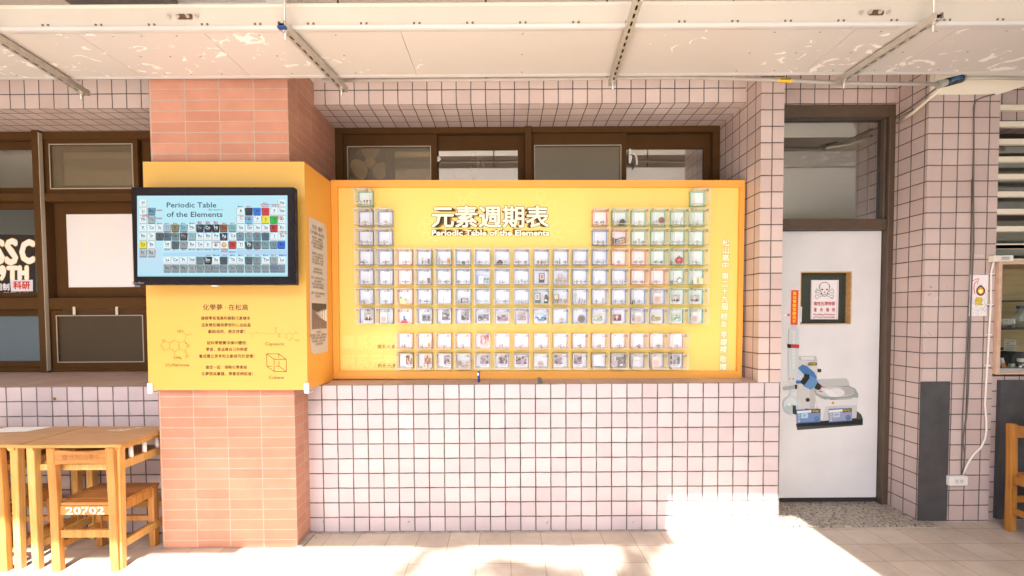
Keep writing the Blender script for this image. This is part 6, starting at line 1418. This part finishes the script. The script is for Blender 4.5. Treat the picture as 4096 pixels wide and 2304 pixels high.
# old marks on the tiles
p = Pic(onY(.1085, .0004)); random.seed(5)
for a, b_, n, c_ in ((228, 470, 12, '#8a5a44'), (212, 545, 12, '#7a4a38'), (290, 600, 8, '#f0e6e0'), (400, 465, 2, '#7a4a40'), (220, 995, 8, '#7a5a4c'), (185, 1025, 6, '#7a5a4c')):
    for i in range(n): x_, y_ = a + random.gauss(0, 14), b_ + random.gauss(0, 9); p.poly([z(x_, y_), z(x_ + random.uniform(2, 9), y_ + random.uniform(-4, 4)), z(x_ + 3, y_ + random.uniform(3, 14))], c_)
p.build('tape_residue', M_PRINT, None, 'brown smears left by old tape on the right tiled wall', 'mark')

b = MB(); b.prism([(3.70, .80), (3.735, .90), (3.78, .97), (3.9, .985), (3.95, .8), (3.9, .66), (3.74, .68)], 'y', .03, .095); b.build('bag', mat('brown_leather', (.035, .018, .01), .5), None, 'dark brown bag at the far right edge above the chair', 'bag', bevel=.02)
# glass display case
dc = empty('display_case', (3.9, .1, 1.04), 'pink framed glass display case at the far right edge', 'display case')
M_DCF = mat('pinkish_wood', (.56, .36, .25), .5, noise=.08, nscale=20); M_PLY = wood_mat('plywood', (.60, .44, .20), (.68, .53, .28), 4, 'x', .5)
b = MB(); b.box(3.462, 3.484, .085, .45, 1.045, 1.845); b.box(3.484, 4.6, .085, .45, 1.822, 1.845); b.box(3.484, 4.6, .085, .45, 1.045, 1.062); b.build('frame', M_DCF, dc, bevel=.002)
b = MB(); b.box(3.484, 4.6, .44, .45, 1.062, 1.822); b.build('back_panel', M_PLY, dc)
b = MB(); b.box(3.4845, 4.6, .095, .10, 1.09, 1.815); b.build('glass_front', clear_mat('case_glass', (.9, .9, .88), gloss=.008, edge=.04), dc)
b = MB(); b.box(3.4845, 4.6, .088, .12, 1.063, 1.088); b.build('track', mat('track_grey', (.42, .40, .38), .4, metal=.4), dc)
for zc in (1.565, 1.36): b = MB(); b.box(3.485, 4.6, .13, .435, zc, zc + .006); b.build('shelf', clear_mat('shelf_glass', (.55, .6, .55), gloss=.03, edge=.12, diff=.3, dcol=(.03, .045, .035)), dc)
_n0 = set(o.name for o in bpy.data.objects)
def lath(name, x, y, z_, pr, m, parent=None, **kw):
    b = MB(); b.lathe(pr, (x, y, z_), 18); return b.build(name, m, parent, **kw)
bt = empty('bottle', (3.625, .3, 1.367), 'clear bottle with a blue cap on the glass shelf', 'bottle')
lath('glass', 3.625, .3, 1.367, [(0, 0), (.042, 0), (.042, .1), (.02, .135), (.02, .15)], clear_mat('bottle_glass', (.85, .88, .85), gloss=.1, diff=.12, dcol=(.7, .74, .7), edge=.5), bt); lath('cap', 3.625, .3, 1.367, [(.027, .142), (.028, .165), (.026, .168), (0, .168)], mat('blue_cap', (.10, .16, .30), .4), bt)
random.seed(3)
for i, (x_, c_) in enumerate(((3.495, '#8a5a58'), (3.512, '#b8685c'), (3.53, '#6a5a74'), (3.548, '#3c4a68'), (3.566, '#70788a'), (3.584, '#a8a49c'))):
    vi = empty('vial', (x_, .2, 1.367), 'small glass vial with %s contents in the row on the shelf' % ('dull red', 'bright red', 'violet', 'dark blue', 'grey', 'pale')[i], 'vial', 'row of vials in the display case')
    lath('tube', x_, .2, 1.367, [(0, 0), (.0075, 0), (.0075, .055), (.005, .06)], M_AMP, vi); lath('sample', x_, .2, 1.3675, [(0, 0), (.006, 0), (.006, .026), (0, .026)], cm(c_, .5), vi); lath('cap', x_, .2, 1.367, [(.006, .058), (.006, .07), (0, .07)], cm('#d8d4ce', .5), vi)
b = MB(); b.prism([(3.50, 1.14), (3.585, 1.13), (3.60, 1.275), (3.51, 1.282)], 'y', .30, .3012); nt_ = b.build('paper_note', mat('note_paper', (.58, .52, .42), .7), None, 'yellowed paper note leaning inside the display case', 'note')
b = MB()
for i, L_ in enumerate((.06, .03, .07, .072, .05)): b.box(3.518, 3.518 + L_, .2985, .2992, 1.262 - i * .014, 1.2655 - i * .014)
b.build('lines', M_INK, nt_)
b = MB(); b.prism([(3.535, 1.09), (3.8, 1.09), (3.8, 1.185), (3.56, 1.20), (3.536, 1.17)], 'y', .16, .27); b.build('dark_case', mat('black_case', (.018, .016, .016), .45), None, 'black rounded case on the floor of the display case', 'case', bevel=.008)
b = MB(); b.prism([(3.487, 1.2), (3.51, 1.205), (3.512, 1.22), (3.487, 1.222)], 'y', .3, .34); b.build('small_box', mat('black_box', (.03, .025, .025), .5), None, 'small black box at the left inside the display case', 'box')
jr = empty('jar', (3.505, .2, 1.09), 'small white plastic jar inside the display case', 'jar'); lath('body', 3.505, .2, 1.09, [(0, 0), (.017, 0), (.017, .04), (.011, .05), (0, .05)], mat('jar_white', (.66, .64, .6), .4), jr); lath('cap', 3.505, .2, 1.0905, [(.012, .05), (.012, .062), (0, .062)], M_CLIP, jr)
tr_ = MB(); tr_.lathe([(.018, 0), (.03, 0), (.03, .024), (.018, .024), (.018, 0)], (3.64, .14, 1.128), 20); tr_.build('tape_roll', mat('tape_white', (.7, .68, .66), .4), None, 'roll of white tape on top of small tins in the display case', 'tape roll')
b = MB(); b.lathe([(0, 0), (.02, 0), (.02, .034), (0, .034)], (3.64, .14, 1.0905), 16); b.build('small_tin', mat('tin_grey', (.34, .33, .30), .35, metal=.6), None, 'small grey tin under the white tape roll', 'tin')
b = MB(); b.box(3.55, 3.58, .13, .15, 1.0905, 1.115); b.build('reagent_box', cm('#9aa890', .5), None, 'small pale green box in front of the black case', 'box')
b = MB(); b.prism([(3.488, 1.0905), (3.52, 1.0905), (3.505, 1.118), (3.49, 1.122)], 'y', .125, .127); b.build('orange_slip', cm('#c8742c', .5), None, 'small orange slip leaning in the corner of the display case', 'card')
b = MB(); b.lathe([(.009 * math.sin(R(a)), .009 - .009 * math.cos(R(a))) for a in range(0, 181, 20)], (3.625, .105, 1.0905), 14); b.build('ball', M_CLIP, None, 'small white ball at the front of the display case', 'ball')

for o in [o for o in bpy.data.objects if o.name not in _n0 and o.parent is None]:   # spread to where they stand behind the glass
    o.location.x = 3.484 + (o.location.x - 3.484) * 1.05 + (.235 if o.location.y > .27 or o.name == 'paper_note' else .115 if o.location.y > .17 else .06 if o.location.y > .12 else .02)
# louvred window above the case
lv = empty('louvred_window', (3.9, .13, 1.9), 'window behind white horizontal louvre bars at the far right', 'window')
ML = mat('louvre_cream', (.68, .60, .47), .45)
zz0, zz1 = at(4040, 430, .12).z, at(4040, 985, .12).z
b = MB(); k = 0
ys_ = [(268, 337), (415, 457), (556, 598), (698, 740), (840, 880), (980, 1020), (1120, 1160), (1260, 1298), (1400, 1438)]
for a, c_ in ys_:
    za, zc = zt4(960, a, .12).z, zt4(960, c_, .12).z; zm = (za + zc) / 2
    b.prism([(.115, zm - .018), (.14, zm - .021), (.16, zm - .012), (.16, zm + .016), (.14, zm + .022), (.115, zm + .018)], 'x', 3.462, 5.2)
a, c_ = z2_(1100, 155, .12).z, z2_(1100, 180, .12).z; b.box(3.462, 5.2, .112, .16, c_, a)
a, c_ = z2_(1100, 0, .12).z, z2_(1100, 40, .12).z; b.prism([(.115, c_), (.14, c_ - .003), (.16, c_), (.16, a), (.14, a + .003), (.115, a)], 'x', 3.462, 5.2)
b.build('louvres', ML, lv, weld=False)
b = MB(); b.box(3.46, 5.2, .45, .455, 1.87, 2.9); b.build('pane', M_GLASS, lv)
b = MB(); b.box(3.46, 5.2, .44, .49, 2.78, 2.9); b.box(3.46, 5.2, .44, .49, 2.2, 2.26); b.box(3.46, 5.2, .44, .49, 1.86, 1.92); b.build('frame', M_BROWND, lv, bevel=.002)

# ================================================================== small things on the ledge and wall
bl0 = atz(1915, 1529, 1.0145); lt = empty('lighter', bl0, 'small blue lighter with a white label standing on the ledge', 'lighter')
lath('body', bl0.x, bl0.y, 1.0135, [(0, 0), (.0085, 0), (.0085, .062), (0, .062)], mat('blue_plastic', (.01, .035, .30), .25), lt); lath('top', bl0.x, bl0.y, 1.0135, [(.0086, .0625), (.0086, .073), (.007, .078), (0, .078)], mat('dark_blue', (.012, .018, .08), .3), lt)
b = MB(); b.box(bl0.x - .0095, bl0.x + .001, bl0.y - .0098, bl0.y - .0092, 1.0135 + .05, 1.0135 + .068); b.build('paper_label', M_CARD, lt)
s0 = atz(2160, 1532, 1.0145)
b = MB(); b.prism([(s0.x - .014, 1.0135), (s0.x + .022, 1.0135), (s0.x + .016, 1.03), (s0.x + .006, 1.052), (s0.x - .014, 1.054), (s0.x - .017, 1.048)], 'y', s0.y - .012, s0.y + .012); b.build('iron_piece', mat('dark_iron', (.07, .06, .05), .4, metal=.5, noise=.2, nscale=60), None, 'dark angular metal lump on the ledge below the board', 'metal piece', bevel=.002)
M_BOLT = mat('wall_bolt', (.5, .46, .42), .4, metal=.5)
for i, (px_, py_, wh) in enumerate(((1292, 2086, 'leftmost'), (1634, 2088, 'second from left'), (2190, 2089, 'third from left'), (2534, 2088, 'rightmost'))):
    a_ = at(px_, py_, 0); b = MB(); b.lathe([(0, -.012), (.004, -.011), (.0065, -.006), (.0065, 0), (0, 0)], (a_.x, 0, a_.z), 10, axis='y'); b.build('wall_plug', M_BOLT, None, '%s of four small bolts near the foot of the tiled wall' % wh, 'bolt', 'bolts along the foot of the wall')
a_ = at(219, 1594.5, 0); b = MB(); b.lathe([(0, -.022), (.004, -.021), (.005, -.012), (.009, -.006), (.010, 0), (0, 0)], (a_.x, 0, a_.z), 10, axis='y'); b.build('wall_plug', mat('brass_bolt', (.4, .26, .1), .35, metal=.6), None, 'brass bolt head in the tiles above the left desk', 'bolt')
b = MB(); b.prism([(-1.372, -.21), (-1.335, -.2), (-1.33, -.02), (-1.372, -.02)], 'z', FZ + .001, FZ + .012); b.prism([(-1.33, -.02), (1.73, -.012), (1.73, 0), (-1.33, 0)], 'z', FZ + .001, FZ + .008)
b.build('mortar_joint', mat('grey_mortar', (.26, .22, .19), .9, noise=.3, nscale=20), None, 'rough grey mortar line along the foot of the tiled wall', 'mortar')
random.seed(21); M_LEAFD = mat('dry_leaf', (.32, .17, .06), .6)
for i, (x_, y_) in enumerate(((-1.30, -.09), (-1.345, -.17), (.86, -.03))):
    b = MB(); an = random.random() * 3; P = [(x_ + .013 * math.cos(t + an) * (1 if k % 2 else .7), y_ + .007 * math.sin(t), FZ + .013 + .004 * math.cos(t * 2)) for k, t in enumerate([2 * math.pi * j / 8 for j in range(8)])]
    b.face(P); b.build('dry_leaf', M_LEAFD, None, ('small dry leaf in the corner by the brick pillar, farther one', 'small dry leaf at the pillar corner, nearer one', 'small dry leaf at the foot of the tiled wall toward the door')[i], 'leaf', 'dry leaves on the floor')

# ================================================================== tree outside, whose branch dapples the sunlit floor
tr = empty('tree', (2.9, -10.6, FZ), 'leafy tree standing in the courtyard outside', 'tree')
b = MB(); b.tube([(2.9, -10.6, FZ), (2.85, -10.5, 3.2), (2.7, -10.3, 6.0), (2.5, -9.9, 8.0), (2.2, -9.4, 9.4)], .13, 10); b.tube([(2.6, -10.1, 7.2), (1.9, -9.0, 8.6), (1.2, -8.6, 9.2), (.5, -8.4, 9.6)], .03, 8); b.build('trunk', mat('bark', (.16, .12, .09), .9, noise=.2, nscale=20), tr)
lf = MB(); rnd = random.Random(9)
def spot(px, py, t): a = atz(px, py, FZ); return a - SUN_DIR * t
sp_ = ((1590, 2292, .09, 10), (1660, 2258, .08, 9), (1705, 2218, .07, 8), (1765, 2186, .07, 7), (1825, 2176, .06, 6), (1970, 2302, .11, 20), (2025, 2284, .10, 20), (2075, 2276, .09, 18), (2110, 2304, .11, 22), (2150, 2298, .10, 18), (2210, 2294, .11, 17), (2285, 2302, .11, 16), (2345, 2296, .10, 12), (2500, 2205, .08, 14), (2535, 2232, .10, 22), (2565, 2262, .10, 22), (2592, 2204, .08, 14), (2622, 2182, .07, 9), (2500, 2292, .11, 20), (2560, 2302, .11, 20), (2250, 2215, .05, 4), (1880, 2304, .07, 6))
clumps = [(spot(px, py, 11.4 + (k % 7) * .15), rr_, n_) for k, (px, py, rr_, n_) in enumerate(sp_)]
clumps += [(Vector((3.6 + rnd.uniform(-.9, 1.6), -10.3 + rnd.uniform(-1.4, 1.0), 9.2 + rnd.uniform(-1.2, 1.4))), .6, 120) for _ in range(12)]
for c_, r_, n_ in clumps:
    for _ in range(n_):
        d_ = Vector((rnd.gauss(0, 1), rnd.gauss(0, 1), rnd.gauss(0, 1))).normalized() * r_ * rnd.random() ** .4; o_ = c_ + d_
        u_ = Vector((rnd.gauss(0, 1), rnd.gauss(0, 1), rnd.gauss(0, .5))).normalized(); v_ = u_.orthogonal().normalized(); s_ = rnd.uniform(.05, .075)
        lf.face([o_ - u_ * s_, o_ + v_ * s_ * .5, o_ + u_ * s_, o_ - v_ * s_ * .5])
lf.build('crown', mat('leaf_green', (.06, .11, .03), .5), tr, weld=False)
